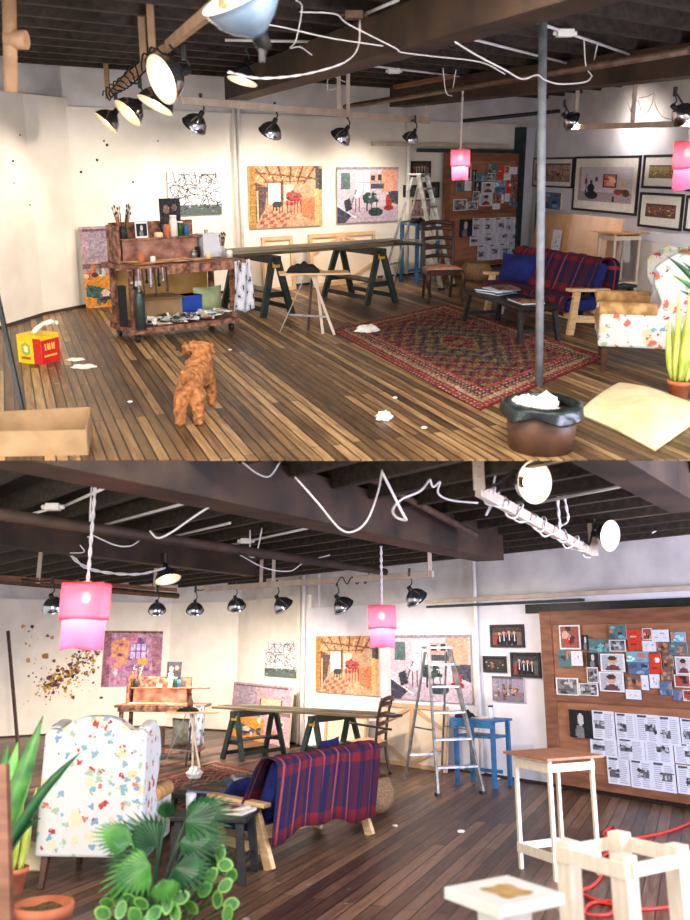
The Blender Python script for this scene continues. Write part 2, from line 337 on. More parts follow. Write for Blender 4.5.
def pic_big_photo():
    p = Pic(80, 58, (206, 198, 208), 21); p.rect(0, .72, 1, 1, (170, 156, 166)); p.rect(0, 0, .05, .8, (188, 150, 150)); p.rect(.48, .2, .72, .58, (96, 50, 50)); p.rect(.5, .23, .7, .56, (222, 120, 110)); p.blobs(12, .05, [(240, 180, 160), (200, 60, 60), (250, 210, 190)], .53, .28, .67, .52)
    p.ell(.25, .62, .07, .14, (34, 32, 40)); p.ell(.25, .43, .03, .05, (60, 46, 44)); p.ell(.27, .82, .12, .12, (40, 40, 46)); p.line(.16, .2, .15, .8, .008, (70, 50, 44)); p.rect(.12, .35, .17, .5, (96, 70, 60)); p.ell(.84, .5, .05, .06, (240, 190, 110)); p.ell(.76, .7, .07, .08, (180, 50, 50)); p.rect(.7, .62, .92, .72, (140, 70, 60)); p.ell(.9, .72, .06, .1, (90, 60, 50)); p.rect(.33, .3, .38, .42, (80, 80, 90)); p.rect(.66, .82, .7, .98, (60, 40, 36))
    return p.noise(9).a
def pic_people(seed, tone=(120, 96, 96)):
    p = Pic(34, 24, tone, seed); r = p.r; p.rect(0, 0, 1, .3, tuple(c * .6 for c in tone)); p.rect(.02, .4, .2, 1, (150, 60, 50))
    for i in range(4): x = .25 + i * .17 + r.uniform(-.03, .03); y = r.uniform(.28, .42); p.ell(x, y + .42, .09, .36, (26, 26, 38)); p.ell(x, y, .045, .085, (206, 160, 136)); p.rect(x - .015, y + .1, x + .015, y + .45, (226, 226, 230))
    return p.noise(10).a
def doc(w_, h, seed, img=True):   # a printed page: text columns as fine lines, a picture
    p = Pic(w_, h, (214, 218, 232), seed); r = p.r
    for c in range(2):
        x0 = .08 + c * .46
        for j in range(h // 2 - 2):
            yy = .12 + j * 2 / h
            if yy < .93: p.rect(x0, yy, x0 + .38 * r.uniform(.75, 1), yy + .9 / h, (168, 172, 190))
    p.rect(.08, .04, .5, .09, (70, 70, 84))
    if img:
        x, y = r.choice([.08, .4]), r.uniform(.25, .5); p.rect(x, y, x + .46, y + .28, (90, 94, 106)); p.blobs(8, .07, [(150, 150, 160), (50, 52, 60), (190, 190, 200)], x, y, x + .46, y + .28)
    return p.a
def card_pic(style, seed):
    S = {'portrait': (196, 200, 206), 'teal': (84, 116, 122), 'blue': (88, 112, 142), 'white': (222, 224, 232), 'red': (206, 62, 44), 'grey': (130, 130, 134), 'dark': (28, 28, 34), 'warm': (150, 84, 70), 'sky': (130, 170, 190), 'brown': (120, 92, 78)}
    p = Pic(16, 16, S[style], seed); r = p.r
    if style == 'portrait': p.rect(0, .0, .3, 1, (170, 176, 188)); p.ell(.5, .4, .18, .22, (204, 160, 140)); p.ell(.5, .95, .32, .32, (110, 60, 66)); p.ell(.5, .25, .2, .12, (70, 50, 44))
    elif style == 'dark': p.ell(.5, .35, .14, .2, (200, 196, 196)); p.ell(.45, .8, .2, .25, (120, 120, 124))
    elif style == 'white': p.blobs(5, .08, [(150, 156, 170), (190, 190, 200)], .2, .3, .8, .8)
    elif style == 'red': p.ell(.66, .3, .2, .14, (230, 226, 220)) if seed % 2 else p.rect(.2, .3, .6, .36, (230, 200, 190)); p.rect(.2, .7, .6, .74, (120, 30, 26))
    elif style == 'grey': p.blobs(12, .14, [(60, 60, 64), (190, 190, 192), (96, 92, 92)], .1, .1, .9, .9)
    elif style == 'warm': p.blobs(10, .14, [(196, 60, 50), (60, 40, 44), (206, 170, 150), (90, 30, 34)], .1, .1, .9, .9)
    else: p.blobs(9, .15, [tuple(min(255, c * k) for c in S[style]) for k in (.55, .8, 1.3, 1.5)] + [(200, 120, 90)], .05, .1, .95, .95)
    if style in ('portrait', 'grey', 'warm'): a = p.a; a[:1] = a[-1:] = (230, 230, 234); a[:, :1] = a[:, -1:] = (230, 230, 234)
    return p.noise(6).a
# ================================================================ THE SETTING
M = dict(
    plaster=mat('warm_white_wall', (226, 219, 208), (236, 230, 220), 3, .8, bump=.05),
    plaster_up=mat('upper_plaster', (196, 192, 192), (222, 218, 216), 2.2, .85, bump=.5, detail=8),
    plaster_left=mat('crumpled_paper_plaster', (160, 160, 166), (214, 208, 202), 1.6, .85, bump=.7, detail=9),
    cool=mat('cool_white_wall', (214, 212, 222), (226, 224, 232), 3, .8, bump=.05),
    joist=mat('dark_joist', (40, 33, 27), (64, 52, 42), 3, .8, stretch=(1, 6, 6), bump=.2),
    beam=mat('old_brown_beam', (40, 29, 21), (70, 52, 38), 2.5, .7, bump=.3),
    boards=mat('dark_ceiling_boards', (26, 23, 21), (42, 36, 31), 2, .9, stretch=(1, 8, 1)),
    batten=mat('pale_batten', (186, 168, 150), (206, 190, 172), 6, .7),
    steel=mat('dull_steel', (130, 132, 136), (170, 170, 172), 12, .35, .8),
    rust=mat('rusty_pipe', (74, 54, 42), (104, 80, 64), 12, .5, .3),
    cable=mat('white_cable', (196, 192, 190), (214, 210, 208), 8, .5),
    blackc=mat('black_cord', (22, 20, 20), None, 8, .5),
    black=mat('black_paint', (22, 24, 24), (36, 38, 38), 14, .45),
    green=mat('dark_green_paint', (26, 36, 33), (46, 58, 54), 9, .45),
    pine=mat('raw_pine', (206, 168, 120), (226, 194, 150), 5, .6, stretch=(1, 1, 8), bump=.1),
    pale=mat('pale_pine', (222, 206, 184), (236, 224, 206), 5, .65, stretch=(6, 6, 1)),
    ply=mat('plywood', (190, 146, 104), (212, 172, 130), 3, .6, stretch=(1, 5, 1)),
    plyred=mat('reddish_plywood', (160, 104, 70), (180, 124, 88), 4, .55, stretch=(1, 6, 1)),
    brown=mat('dark_brown_wood', (46, 28, 20), (76, 46, 34), 6, .35, stretch=(1, 1, 4)),
    board=mat('brown_hardboard', (140, 92, 66), (166, 114, 84), 3, .6, stretch=(1, 1, 5)),
    boardf=mat('board_frame_wood', (112, 70, 50), (140, 92, 68), 3, .55, stretch=(1, 1, 6)),
    alu=mat('worn_aluminium', (140, 142, 144), (186, 188, 190), 14, .35, .75),
    blue=mat('blue_paint', (38, 92, 138), (58, 116, 160), 10, .5),
    bluefab=mat('royal_blue_fabric', (14, 22, 80), (26, 36, 110), 8, .9, bump=.3),
    chrome=mat('polished_reflector', (150, 152, 158), (190, 190, 196), 6, .16, .95),
    white=mat('white_paint', (226, 222, 216), (236, 232, 226), 10, .5),
    paper=mat('white_paper', (228, 226, 220), (240, 238, 232), 20, .8, bump=.3),
    terra=mat('terracotta', (178, 96, 62), (200, 122, 84), 8, .7, bump=.15),
    soil=mat('dry_soil', (78, 58, 40), (130, 104, 72), 40, .95, bump=.9),
    leaf=mat('green_leaf', (40, 98, 40), (88, 148, 66), 7, .38),
    leafdk=mat('deep_green_leaf', (16, 54, 28), (38, 92, 48), 7, .38),
    leaflt=mat('bright_leaf', (86, 164, 74), (150, 200, 96), 6, .4),
    leafyel=mat('yellow_green_leaf', (150, 168, 60), (206, 208, 110), 12, .4, stretch=(1, 1, .4)),
    bulb=mat('glowing_bulb', (255, 232, 190), None, 5, .5, emit=9),
    glass=mat('clear_plastic', (220, 226, 230), None, 5, .1, alpha=.45),
    seatfab=mat('pink_striped_seat', (196, 144, 112), (214, 170, 140), 20, .85),
    wicker=mat('woven_wicker', (120, 92, 66), (172, 138, 100), 60, .8, bump=1),
    cushion=mat('cream_canvas', (214, 196, 150), (232, 216, 176), 5, .9, bump=.3),
    crust=mat('paint_crusted_wood', (84, 50, 38), (176, 124, 100), 16, .7, bump=.6, detail=9, lo=.38, hi=.68),
    rawcanvas=mat('raw_canvas', (222, 202, 180), (232, 214, 194), 4, .85),
    stretcher=mat('stretcher_wood', (196, 158, 118), (212, 178, 140), 5, .7),
    card=mat('brown_cardboard', (140, 112, 80), (160, 130, 96), 6, .8),
    liner=mat('black_bin_liner', (20, 26, 27), (44, 52, 52), 9, .3, bump=.9),
    tape=mat('yellow_metal', (210, 160, 40), None, 6, .5),
    red=mat('red_cable', (200, 44, 34), None, 6, .45),
    fur=mat('apricot_fur', (120, 72, 38), (178, 118, 70), 30, .95, bump=1, detail=8),
    dark=mat('black_fabric', (18, 18, 20), (34, 32, 34), 12, .95, bump=.5),
    tan=mat('tan_bar_wood', (140, 108, 80), (170, 136, 104), 6, .7),
    postgrey=mat('grey_painted_iron', (104, 108, 114), (132, 134, 138), 9, .55),
    blueen=mat('pale_blue_enamel', (120, 150, 180), (160, 184, 204), 5, .2, .4),
    nail=mat('nail_hole', (60, 46, 40), None, 6, .8),
    gold=mat('worn_gold_fabric', (150, 108, 66), (196, 156, 104), 12, .9, bump=.3),
    door=mat('dark_green_trim', (30, 44, 44), (44, 60, 60), 6, .5),
)
def cut460(o):            # the cutaway front face of the lower studio's ceiling
    import bmesh
    bm = bmesh.new(); bm.from_mesh(o.data); d = ray(2, 345, 460.4)
    bmesh.ops.bisect_plane(bm, geom=bm.verts[:] + bm.edges[:] + bm.faces[:], plane_co=(0, 0, H2), plane_no=(0, -d[2], d[1]), clear_outer=True)
    e = [x for x in bm.edges if x.is_boundary]
    if e: bmesh.ops.holes_fill(bm, edges=e)
    bm.to_mesh(o.data); bm.free()
def shell(room, name, pts, mats, ztop, zsplit, thick=.12, marks=None, base=True):
    """A wall along pts: lower boards standing a little proud of the plaster above."""
    b = B()
    for p, q in zip(pts, pts[1:]):
        W = Wall(room, p, q); a, c = W.pt(0), W.pt(W.L); n = W.n
        def slab(off0, off1, z0, z1, m):
            k = [a + Vector((n.x, n.y, 0)) * off1, c + Vector((n.x, n.y, 0)) * off1, c + Vector((n.x, n.y, 0)) * off0, a + Vector((n.x, n.y, 0)) * off0]
            i = b.vs([(v.x, v.y, z0) for v in k] + [(v.x, v.y, z1) for v in k])
            for f in ((0, 1, 5, 4), (1, 2, 6, 5), (2, 3, 7, 6), (3, 0, 4, 7), (4, 5, 6, 7), (3, 2, 1, 0)): b.face(tuple(i + x for x in f), m)
        i0 = a.copy(); i1 = c.copy(); e_ = Vector((W.d.x, W.d.y, 0)) * .3; a = i0 - e_; c = i1 + e_; slab(-thick, -.05, -.02, ztop, 1); e_ = e_ * .12; a = i0 - e_; c = i1 + e_; slab(-.05, 0, 0.02, zsplit, 0)
        slab(-.05, .012, 0.0, .035, 2)
    return struct(b, name, mats, room)
# ---- upper studio
v2 = lambda p: (p[0], p[1])
ZC1, ZC2 = 3.1, 3.1
c0 = (-3.4, 11.15); c1 = (3.5, 16.35); dr = Vector((.89, -3.49)).normalized()
r_end = (c1[0] + dr.x * 9, c1[1] + dr.y * 9)
la, lb = v2(P(1, 0, 329)), v2(P(1, 68, 307))
ld = (Vector(la) - Vector(lb)).normalized(); l0 = tuple(Vector(la) + ld * 2.6); k1, c0b = (-3.75, 10.5), (-3.45, 11.112)
shell(1, 'wall_left', [l0, la, k1, c0b], [M['plaster'], M['plaster_left'], M['nail']], ZC1, 2.6)
WB = Wall(1, c0, c1); WR = Wall(1, c1, r_end); WL = Wall(1, la, k1)
shell(1, 'wall_back', [c0b, c1], [M['plaster'], M['plaster_up'], M['nail']], ZC1, 2.5)
shell(1, 'wall_right', [c1, r_end], [M['cool'], M['plaster_up'], M['nail']], ZC1, 2.42)
angf1 = math.atan2(883, -345); angf1b = WB.a
yf = P(1, 345, 459.6).y
b = B(); b.prism([(-6.5, 0), (7.5, 0), (7.5, -.008), (-6.5, -.008)], yf, 18); struct(b, 'floor', [floor_mat('upper_floorboards', angf1, (38, 27, 18), (106, 78, 50), (178, 142, 98), (142, 112, 78))], 1)
def ceiling(room, name, y0, jang, zc, cut):
    b = B(); b.box(-9, y0, zc, 9, 22, zc + .05, 1)
    d = Vector((math.cos(jang), math.sin(jang), 0)); n = Vector((-d.y, d.x, 0)); o = Vector((0, 12, 0))
    for k in range(-30, 30):
        c = o + n * (k * .55); 
        # clip the joist to the ceiling board
        ts = [-14, 14]
        for lo, hi, oc, dc in ((-8.8, 8.8, c.x, d.x), (y0 + .05, 21.8, c.y, d.y)):
            if abs(dc) > 1e-6: t0, t1 = sorted(((lo - oc) / dc, (hi - oc) / dc)); ts = [max(ts[0], t0), min(ts[1], t1)]
        if ts[1] - ts[0] > .5: p, q = c + d * ts[0], c + d * ts[1]; b.bar((p.x, p.y, zc - .08), (q.x, q.y, zc - .08), .075, .16, 0)
    o = struct(b, name, [M['joist'], M['boards']], room)
    if cut: cut460(o)
ceiling(1, 'ceiling', 4.6, WB.a, ZC1, False)
TRIM = [0]
def trim(b, mats, room, cut=False):
    TRIM[0] += 1; o = struct(b, 'trim_%d' % TRIM[0], mats, room)
    if cut: cut460(o)
    return o
def beam(room, p, q, w, d, mt='beam', cut=False):
    b = B(); b.bar(p, q, w, d); return trim(b, [M[mt]], room, cut)
db1 = Vector((-345, 883, 0)).normalized()
def along(p, d, t): return Vector(p) + Vector(d) * t
e = P(1, 236, 92, 2.72); dd = (P(1, 478, 33, 2.66) - P(1, 240, 99, 2.66)); dd.z = 0; dd.normalize()
beam(1, along(e, dd, 0) + Vector((0, 0, .05)), along(e, dd, 11) + Vector((0, 0, .05)), .3, .3)
e = P(1, 398, 108, 2.62); dd2 = (P(1, 690, 86, 2.6) - P(1, 398, 113, 2.6)); dd2.z = 0; dd2.normalize()
beam(1, e + Vector((0, 0, .16)), along(e, dd2, 11) + Vector((0, 0, .16)), .3, .3)
# a lighter batten under the joists, and the iron pipe run between the beams
e0, e1 = Y(1, 345, 107, 12.2), Y(1, 690, 50, 7.6)
b = B(); b.tube([e0, e1], .035, 10); trim(b, [M['rust']], 1)
b = B(); b.bar(P(1, 396, 87, 2.85), P(1, 450, 77, 2.85), .09, .05); trim(b, [M['boardf']], 1)
e0, e1 = Y(1, 462, 121, 14.2), Y(1, 560, 111, 14.0)
b = B(); b.tube([e0, e1], .03, 8); trim(b, [M['black']], 1)
b = B(); b.box(0, -.16, 0, WB.rect(370, 142, 521, 150)[2] + .15, -.08, .05); s0, z0, _, _ = WB.rect(370, 143, 521, 147)
b2 = B(); b2.box(0, -.09, 0, 3.1, -.02, .06); p = WB.pt(s0, z0); struct(b2, 'trim_30', [M['batten']], 1, p, WB.a)
b2 = B(); b2.box(.9, -.15, -.09, 3.2, -.09, -.03); struct(b2, 'trim_31', [M['door']], 1, p, WB.a)
# white sliding panel and dark green post in the corner
for n, u0, u1, off, mt, nm in ((32, 517.5, 521, .16, 'door', ''), (33, 521, 529, .06, 'cool', '')):
    s, z, w_, h = WB.rect(u0, 150, u1, 262, off); b = B(); b.box(0, -off - .04, 0.01, w_, -.001, 2.45); struct(b, 'trim_%d' % n, [M[mt]], 1, WB.pt(s, 0), WB.a)
s, z, w_, h = WR.rect(529, 160, 531.5, 262); b = B(); b.box(0.25, -.05, .01, .33, -.001, 2.2); struct(b, 'trim_34', [M['door']], 1, WR.pt(0), WR.a)
# standing conduits on the back wall
for k, u in enumerate((241, 236)):
    s, _ = WB.at(u, 200, .04); b = B(); b.tube([WB.pt(s, .03, .045), WB.pt(s, 2.95, .045)], .028 if k == 0 else .02, 10); trim(b, [M['white']], 1)
s, _ = WB.at(407, 200, .04); b = B(); b.tube([WB.pt(s, .03, .06), WB.pt(s, 2.9, .06)], .035, 10); trim(b, [M['white']], 1)
# small holes and old screws dotted over the left boards
b = B(); rr = random.Random(4)
for u, v in [(20, 135), (41, 146), (13, 161), (40, 166), (14, 183), (104, 141), (107, 145), (97, 160), (81, 172), (158, 141), (133, 182), (60, 130), (26, 96), (30, 205), (70, 230)]:
    W_ = WL if u < 68 else WB; s, z = W_.at(u, v, .004); p = W_.pt(s, z, .004); r = rr.uniform(.008, .02)
    b.ball(p, r, seg=6)
solo(b, 'nail_marks', [M['nail']], 1, 'scattered dark nail holes in the cream boards of the upper view', 'nail holes', (0, 0, 0), kind='stuff')

# ---- lower studio
q0, q1, q2, q3, q4 = [v2(P(2, u, v)) for u, v in ((-60, 742), (165, 728), (235, 732), (306, 747), (690, 808))]
dq = (Vector(q4) - Vector(q3)).normalized(); q5 = tuple(Vector(q3) + dq * 10.8)
d0 = (Vector(q0) - Vector(q1)).normalized(); q00 = tuple(Vector(q1) + d0 * 9)
VL = Wall(2, q00, q1); VM = Wall(2, q1, q2); VN = Wall(2, q2, q3); VR = Wall(2, q3, q5)
shell(2, 'wall_left', [q00, q1], [M['plaster'], M['plaster_up'], M['nail']], ZC2, 2.6)
shell(2, 'wall_back', [q1, q2, q3], [M['plaster'], M['plaster_up'], M['nail']], ZC2, 2.6)
shell(2, 'wall_right', [q3, q5], [M['cool'], M['plaster_up'], M['nail']], ZC2, 2.36)
angf2 = math.atan2(883, 355)
b = B(); b.prism([(-7.5, 0), (7.5, 0), (7.5, -.05), (-7.5, -.05)], 3, 21); struct(b, 'floor', [floor_mat('lower_floorboards', angf2, (36, 25, 18), (88, 62, 46), (136, 104, 80), (124, 96, 74), gap=(12, 8, 8), row=.115)], 2)
ceiling(2, 'ceiling', 2.5, VR.a, ZC2, True)
def beam2(u0, v0, u1, v1, z, w_, d, mt='beam', ext=3.5, stop=None):
    p, q = P(2, u0, v0, z), P(2, u1, v1, z); dv = (q - p).normalized(); p = p - dv * ext
    return beam(2, p + Vector((0, 0, d / 2)), q + Vector((0, 0, d / 2)), w_, d, mt, True)
beam2(140, 490, 490, 561, 2.66, .34, .36)
beam2(0, 546, 250, 576, 2.68, .2, .3)
beam2(600, 462, 690, 512, 2.74, .28, .3)
for a_, b_, r in (((0, 514), (385, 572), .045), ((300, 462), (470, 545), .035)):
    p, q = P(2, *a_, 2.62), P(2, *b_, 2.62)
    if r < .04: p, q = Y(2, 340, 462, 6.6), Y(2, 476, 535, 8.6)
    b = B(); b.tube([p - (q - p) * (.3 if r > .04 else 0), q], r, 10); trim(b, [M['rust' if r < .04 else 'beam']], 2, True)
b = B(); b.tube([Y(2, -10, 580, 13), Y(2, 178, 596, 15.5)], .05, 10); trim(b, [M['rust']], 2)
s, z, w_, h = VR.rect(427, 598, 530, 601, .03)
b = B(); b.box(0, -.08, 0, 8.4, -.02, .05); struct(b, 'trim_40', [M['batten']], 2, VR.pt(s, z), VR.a)
b = B(); b.box(.05, -.1, -.07, 2.9, -.02, -.035); struct(b, 'trim_41', [M['door']], 2, VR.pt(s, z), VR.a)
s, z, _, _ = VR.rect(526, 603, 690, 611, .02); b = B(); b.box(0, -.04, 0, 4.9, -.001, .12); struct(b, 'trim_42', [M['black']], 2, VR.pt(s, z), VR.a)
s, _ = VR.at(477, 650, .05); b = B(); b.tube([VR.pt(s, .03, .05), VR.pt(s, 3.0, .05)], .03, 10); trim(b, [M['white']], 2)
s, _ = VN.at(303, 650, .05); b = B(); b.tube([VN.pt(s, .03, .05), VN.pt(s, 3.0, .05)], .04, 10); trim(b, [M['white']], 2)
s, _ = VN.at(299, 650, .05); b = B(); b.tube([VN.pt(s, .03, .05), VN.pt(s, 3.0, .05)], .03, 10); trim(b, [M['plaster']], 2)
# dried paint thrown at the left wall around the easel place
b = B(); rr = random.Random(12)
cols = [(150, 110, 60), (96, 62, 50), (200, 160, 60), (110, 60, 80), (70, 50, 46), (190, 140, 90)]
for k in range(420):
    if k < 360: t = rr.random() ** .8; u = 40 + t * 56 + rr.gauss(0, 4); v = 686 - t * t * 42 + rr.gauss(0, 5 + 5 * t)
    else: u = rr.uniform(22, 105); v = rr.uniform(625, 705)
    s, z = VL.at(u, v, .004); r = abs(rr.gauss(0, .022)) + .006; i = b.vs([VL.pt(s + r * math.cos(a) * rr.uniform(.5, 1.3), z + r * math.sin(a) * rr.uniform(.5, 1.3), .004) for a in [k2 * .9 for k2 in range(7)]])
    b.face(tuple(range(i, i + 7)), 0, cols[rr.randrange(6)])
solo(b, 'paint_splatter', [INK], 2, 'ochre and brown paint splattered over the cream wall of the lower view', 'paint splatter', (0, 0, 0), kind='stuff')
# ================================================================ BUILDERS (one of each kind, with its parts)
INNER = 1
V3 = Vector
def lamp(room, loc, aim, r, label, cat_group, energy=0, colr=(1, .8, .55), glow=True, drop=.16, spot=100, cord=None, mt='chrome', bar=None):
    """Clamp lamp: spring clamp on the bar, flex arm, socket, spun reflector, bulb. loc is the clamp; aim the way the light goes."""
    t = thing('clamp_lamp', room, label, 'lamp', loc, 0, cat_group); a = Vector(aim).normalized()
    top = Vector((0, 0, -drop)); k = a.to_track_quat('-Z', 'Y').to_matrix().to_4x4(); X = Matrix.Translation(top) @ k
    b = B(); b.bar((0, 0, .05), (0, 0, -.05), .03, .05); b.tube(smooth([(0, 0, -.03), (.03, .01, -drop * .6), top - a * .02]), .009, 6); b.obj('clamp', M['black'], t)
    s = r / .15
    if bar is not None:
        p0, p1 = V3(bar[0]) - V3(loc), V3(bar[1]) - V3(loc); q_ = p0 + (p1 - p0) * max(0, min(1, -p0.dot(p1 - p0) / (p1 - p0).length_squared))
        if q_.length > .03: b = B(); b.tube(smooth([(0, 0, 0), q_ * .5 + V3((0, 0, -.02)), q_], 4), .011, 6); b.obj('flex_arm', M['black'], t)
    b = B(); b.X = X; b.lathe([(.001, .03 * s), (.03 * s, .03 * s), (.034 * s, -.05 * s), (.03 * s, -.06 * s)], 14); sk_ = b.obj('socket', M['black'], t)
    b = B(); b.X = X; prof = [(.034, -.03), (.05, -.045), (.09, -.075), (.125, -.115), (.145, -.16), (.152, -.185), (.158, -.188)]
    b.lathe([(x * s, z * s) for x, z in prof], 28); rf = b.obj('reflector', [mat('satin_inside', (206, 196, 180), None, 5, .45, .2), M[mt]], t, solid=.004, inner=INNER)
    b = B(); b.X = X; b.ball((0, 0, -.125 * s), .042 * s, sc=(1, 1, 1.25)); b.obj('bulb', M['bulb'], sk_)
    if energy:
        L = bpy.data.lights.new('bulb_light', 'SPOT'); L.energy = energy; L.color = colr; L.spot_size = R(spot); L.spot_blend = .7; L.shadow_soft_size = .05 * s
        o = bpy.data.objects.new('bulb_light', L); col.objects.link(o); o.parent = t; o.matrix_local = Matrix.Translation(top + a * .19 * s) @ k
    if glow:
        L = bpy.data.lights.new('bulb_light', 'POINT'); L.energy = glow if glow is not True else 1.2; L.color = colr; L.shadow_soft_size = .04 * s
        o = bpy.data.objects.new('bulb_light', L); col.objects.link(o); o.parent = t; o.location = top + a * .176 * s
    return t
def shade(room, top, z_shade, r, h, label, energy=6, skew=0):
    t = thing('pendant_lamp', room, label, 'pendant lamp', top); dz = z_shade - top[2]
    b = B(); n = 30
    for ph in (0, math.pi): b.tube([(.008 * math.cos(ph + i * .9), .008 * math.sin(ph + i * .9), dz * i / n) for i in range(n + 1)], .007, 5)
    b.obj('cord', M['cable'], t)
    b = B(); b.lathe([(.001, dz + .02), (.03, dz + .02), (.035, dz - .05), (.001, dz - .05)], 12); sk_ = b.obj('socket', M['white'], t)
    b = B(); b.ball((0, 0, dz - .09), .035); b.obj('bulb', M['bulb'], sk_)
    def wall_(rr, z0, z1, wob, sq):
        def fn(s, q):
            a = 2 * math.pi * s; k = rr * (1 + wob * math.sin(a * 5 + q * 2) * q); c, sn = math.cos(a), math.sin(a); m_ = max(abs(c), abs(sn)) if sq else 1
            f = (1 / m_) ** .75 * .92 if sq else 1
            return (k * c * f, k * sn * f, z0 + (z1 - z0) * q + .02 * math.sin(a * 3) * q * wob * 10)
        return fn
    b = B(); b.sheet(wall_(r, dz, dz - h * .56, .03, skew), 40, 8); us_ = b.obj('upper_shade', shade_mat('rose_shade', (246, 104, 136), .45), t, solid=.003)
    b = B(); b.sheet(wall_(r * .86, dz - h * .5, dz - h, .06, skew), 40, 8); b.obj('lower_shade', shade_mat('pink_gauze', (244, 150, 188), .5), t, solid=.003)
    b = B(); b.tube([(r * .98 * math.cos(a / 20 * math.pi), r * .98 * math.sin(a / 20 * math.pi), dz) for a in range(41)], .006, 5, cap=False)
    b.tube([(-r, 0, dz), (r, 0, dz)], .004, 5); b.tube([(0, -r, dz), (0, r, dz)], .004, 5); b.obj('shade_ring', M['red'], us_)
    L = bpy.data.lights.new('bulb_light', 'POINT'); L.energy = energy * .55; L.color = (1, .82, .62); L.shadow_soft_size = .05
    o = bpy.data.objects.new('bulb_light', L); col.objects.link(o); o.parent = t; o.location = (0, 0, dz - .15)
    return t
def shade_mat(name, c, tr):
    if name in MATS: return MATS[name]
    m = bpy.data.materials.new(name); m.use_nodes = True; MATS[name] = m; nt = m.node_tree; N = nt.nodes.new; out = nt.nodes['Material Output']
    nt.nodes.remove(nt.nodes['Principled BSDF']); d = N('ShaderNodeBsdfDiffuse'); d.inputs[0].default_value = lin(c); s = N('ShaderNodeBsdfTranslucent'); s.inputs[0].default_value = lin(tuple(min(255, x * 1.2) for x in c))
    mx = N('ShaderNodeMixShader'); mx.inputs[0].default_value = .65; nt.links.new(d.outputs[0], mx.inputs[1]); nt.links.new(s.outputs[0], mx.inputs[2])
    tp = N('ShaderNodeBsdfTransparent'); m2 = N('ShaderNodeMixShader'); m2.inputs[0].default_value = .22; nt.links.new(mx.outputs[0], m2.inputs[1]); nt.links.new(tp.outputs[0], m2.inputs[2]); nt.links.new(m2.outputs[0], out.inputs[0])
    return m
def wire(room, pts, r, label, group=None, mt='cable', name='cable', cat='cable', n=6, twist=False):
    o = Vector(pts[0]); q = smooth([Vector(p) - o for p in pts], n); b = B()
    if twist:
        for ph in (0, math.pi): b.tube([p + Vector((math.cos(i * 1.1 + ph), math.sin(i * 1.1 + ph), math.cos(i * 1.1 + ph))) * r * .9 for i, p in enumerate(q)], r, 5)
    else: b.tube(q, r, 6)
    return solo(b, name, M[mt], room, label, cat, o, group=group)
def sawhorse(room, loc, rz, label, L=.7, h=.74, sp=.5):
    t = thing('sawhorse', room, label, 'trestle', loc, rz)     # top rail along local y
    b = B(); b.box(-.04, -L / 2 - .05, h - .1, .04, L / 2 + .05, h); b.obj('top_rail', M['green'], t, bevel=.006)
    for y in (-1, 1):
        for x in (-1, 1):
            b = B(); b.bar((x * sp / 2, y * L / 2, 0), (x * .03, y * (L / 2 - .04), h - .03), .045, .085, up=(1, 0, 0)); b.obj('leg', M['green'], t, bevel=.004)
        b = B(); b.bar((-sp * .3, y * (L / 2 - .03), h * .36), (sp * .3, y * (L / 2 - .03), h * .36), .02, .07); b.obj('end_brace', M['green'], t, bevel=.003)
        b = B(); b.box(-.05, y * (L / 2 - .02) - .02, h - .14, .05, y * (L / 2 - .02) + .02, h - .075); b.obj('hinge_plate', M['tape'], t)
    b = B(); b.box(-sp * .25, -L / 2, h * .38, sp * .25, L / 2, h * .41); b.obj('shelf', M['green'], t, bevel=.003)
    for x in (-1, 1):
        b = B(); b.bar((x * sp * .43, -L / 2, h * .13), (x * sp * .43, L / 2, h * .13), .02, .06); b.obj('side_rail', M['green'], t, bevel=.003)
    return t
def frame_picture(room, W, r, pic, label, group, kind='frame', fw=.035, matw=0, off=.0, cat='picture', tilt=0):
    """r = (s, z, width, height) on wall W."""
    s, z, w_, h = r; t = thing('framed_picture' if kind == 'frame' else 'painting', room, label, cat, W.pt(s + w_ / 2, z, off), W.a, group, rx=tilt)
    x0, x1 = -w_ / 2, w_ / 2; d = .035
    if kind == 'frame':
        b = B()
        for a in ((x0, 0, x1, fw), (x0, h - fw, x1, h), (x0, fw, x0 + fw, h - fw), (x1 - fw, fw, x1, h - fw)): b.box(a[0], -d, a[1], a[2], -.002, a[3])
        b.obj('frame', M['black'], t, bevel=.003)
        fm_ = t
        if matw: b = B(); b.box(x0 + fw, -.015, fw, x1 - fw, -.004, h - fw); fm_ = b.obj('mount', M['white'], t)
        e = fw + matw; b = B(); b.pic(pic, lambda a, c: (x0 + e + (w_ - 2 * e) * a, -.018, e + (h - 2 * e) * c)); b.box(x0 + e, -.017, e, x1 - e, -.012, h - e, c=(200, 200, 200)); b.obj('print', INK, fm_)
    else:
        b = B(); b.box(x0, -d, 0, x1, -.002, h, c=(206, 190, 170)); b.obj('canvas_edge', INK, t)
        b = B(); b.pic(pic, lambda a, c: (x0 + w_ * a, -d - .001, h * c)); b.obj('painted_canvas', INK, t)
    return t
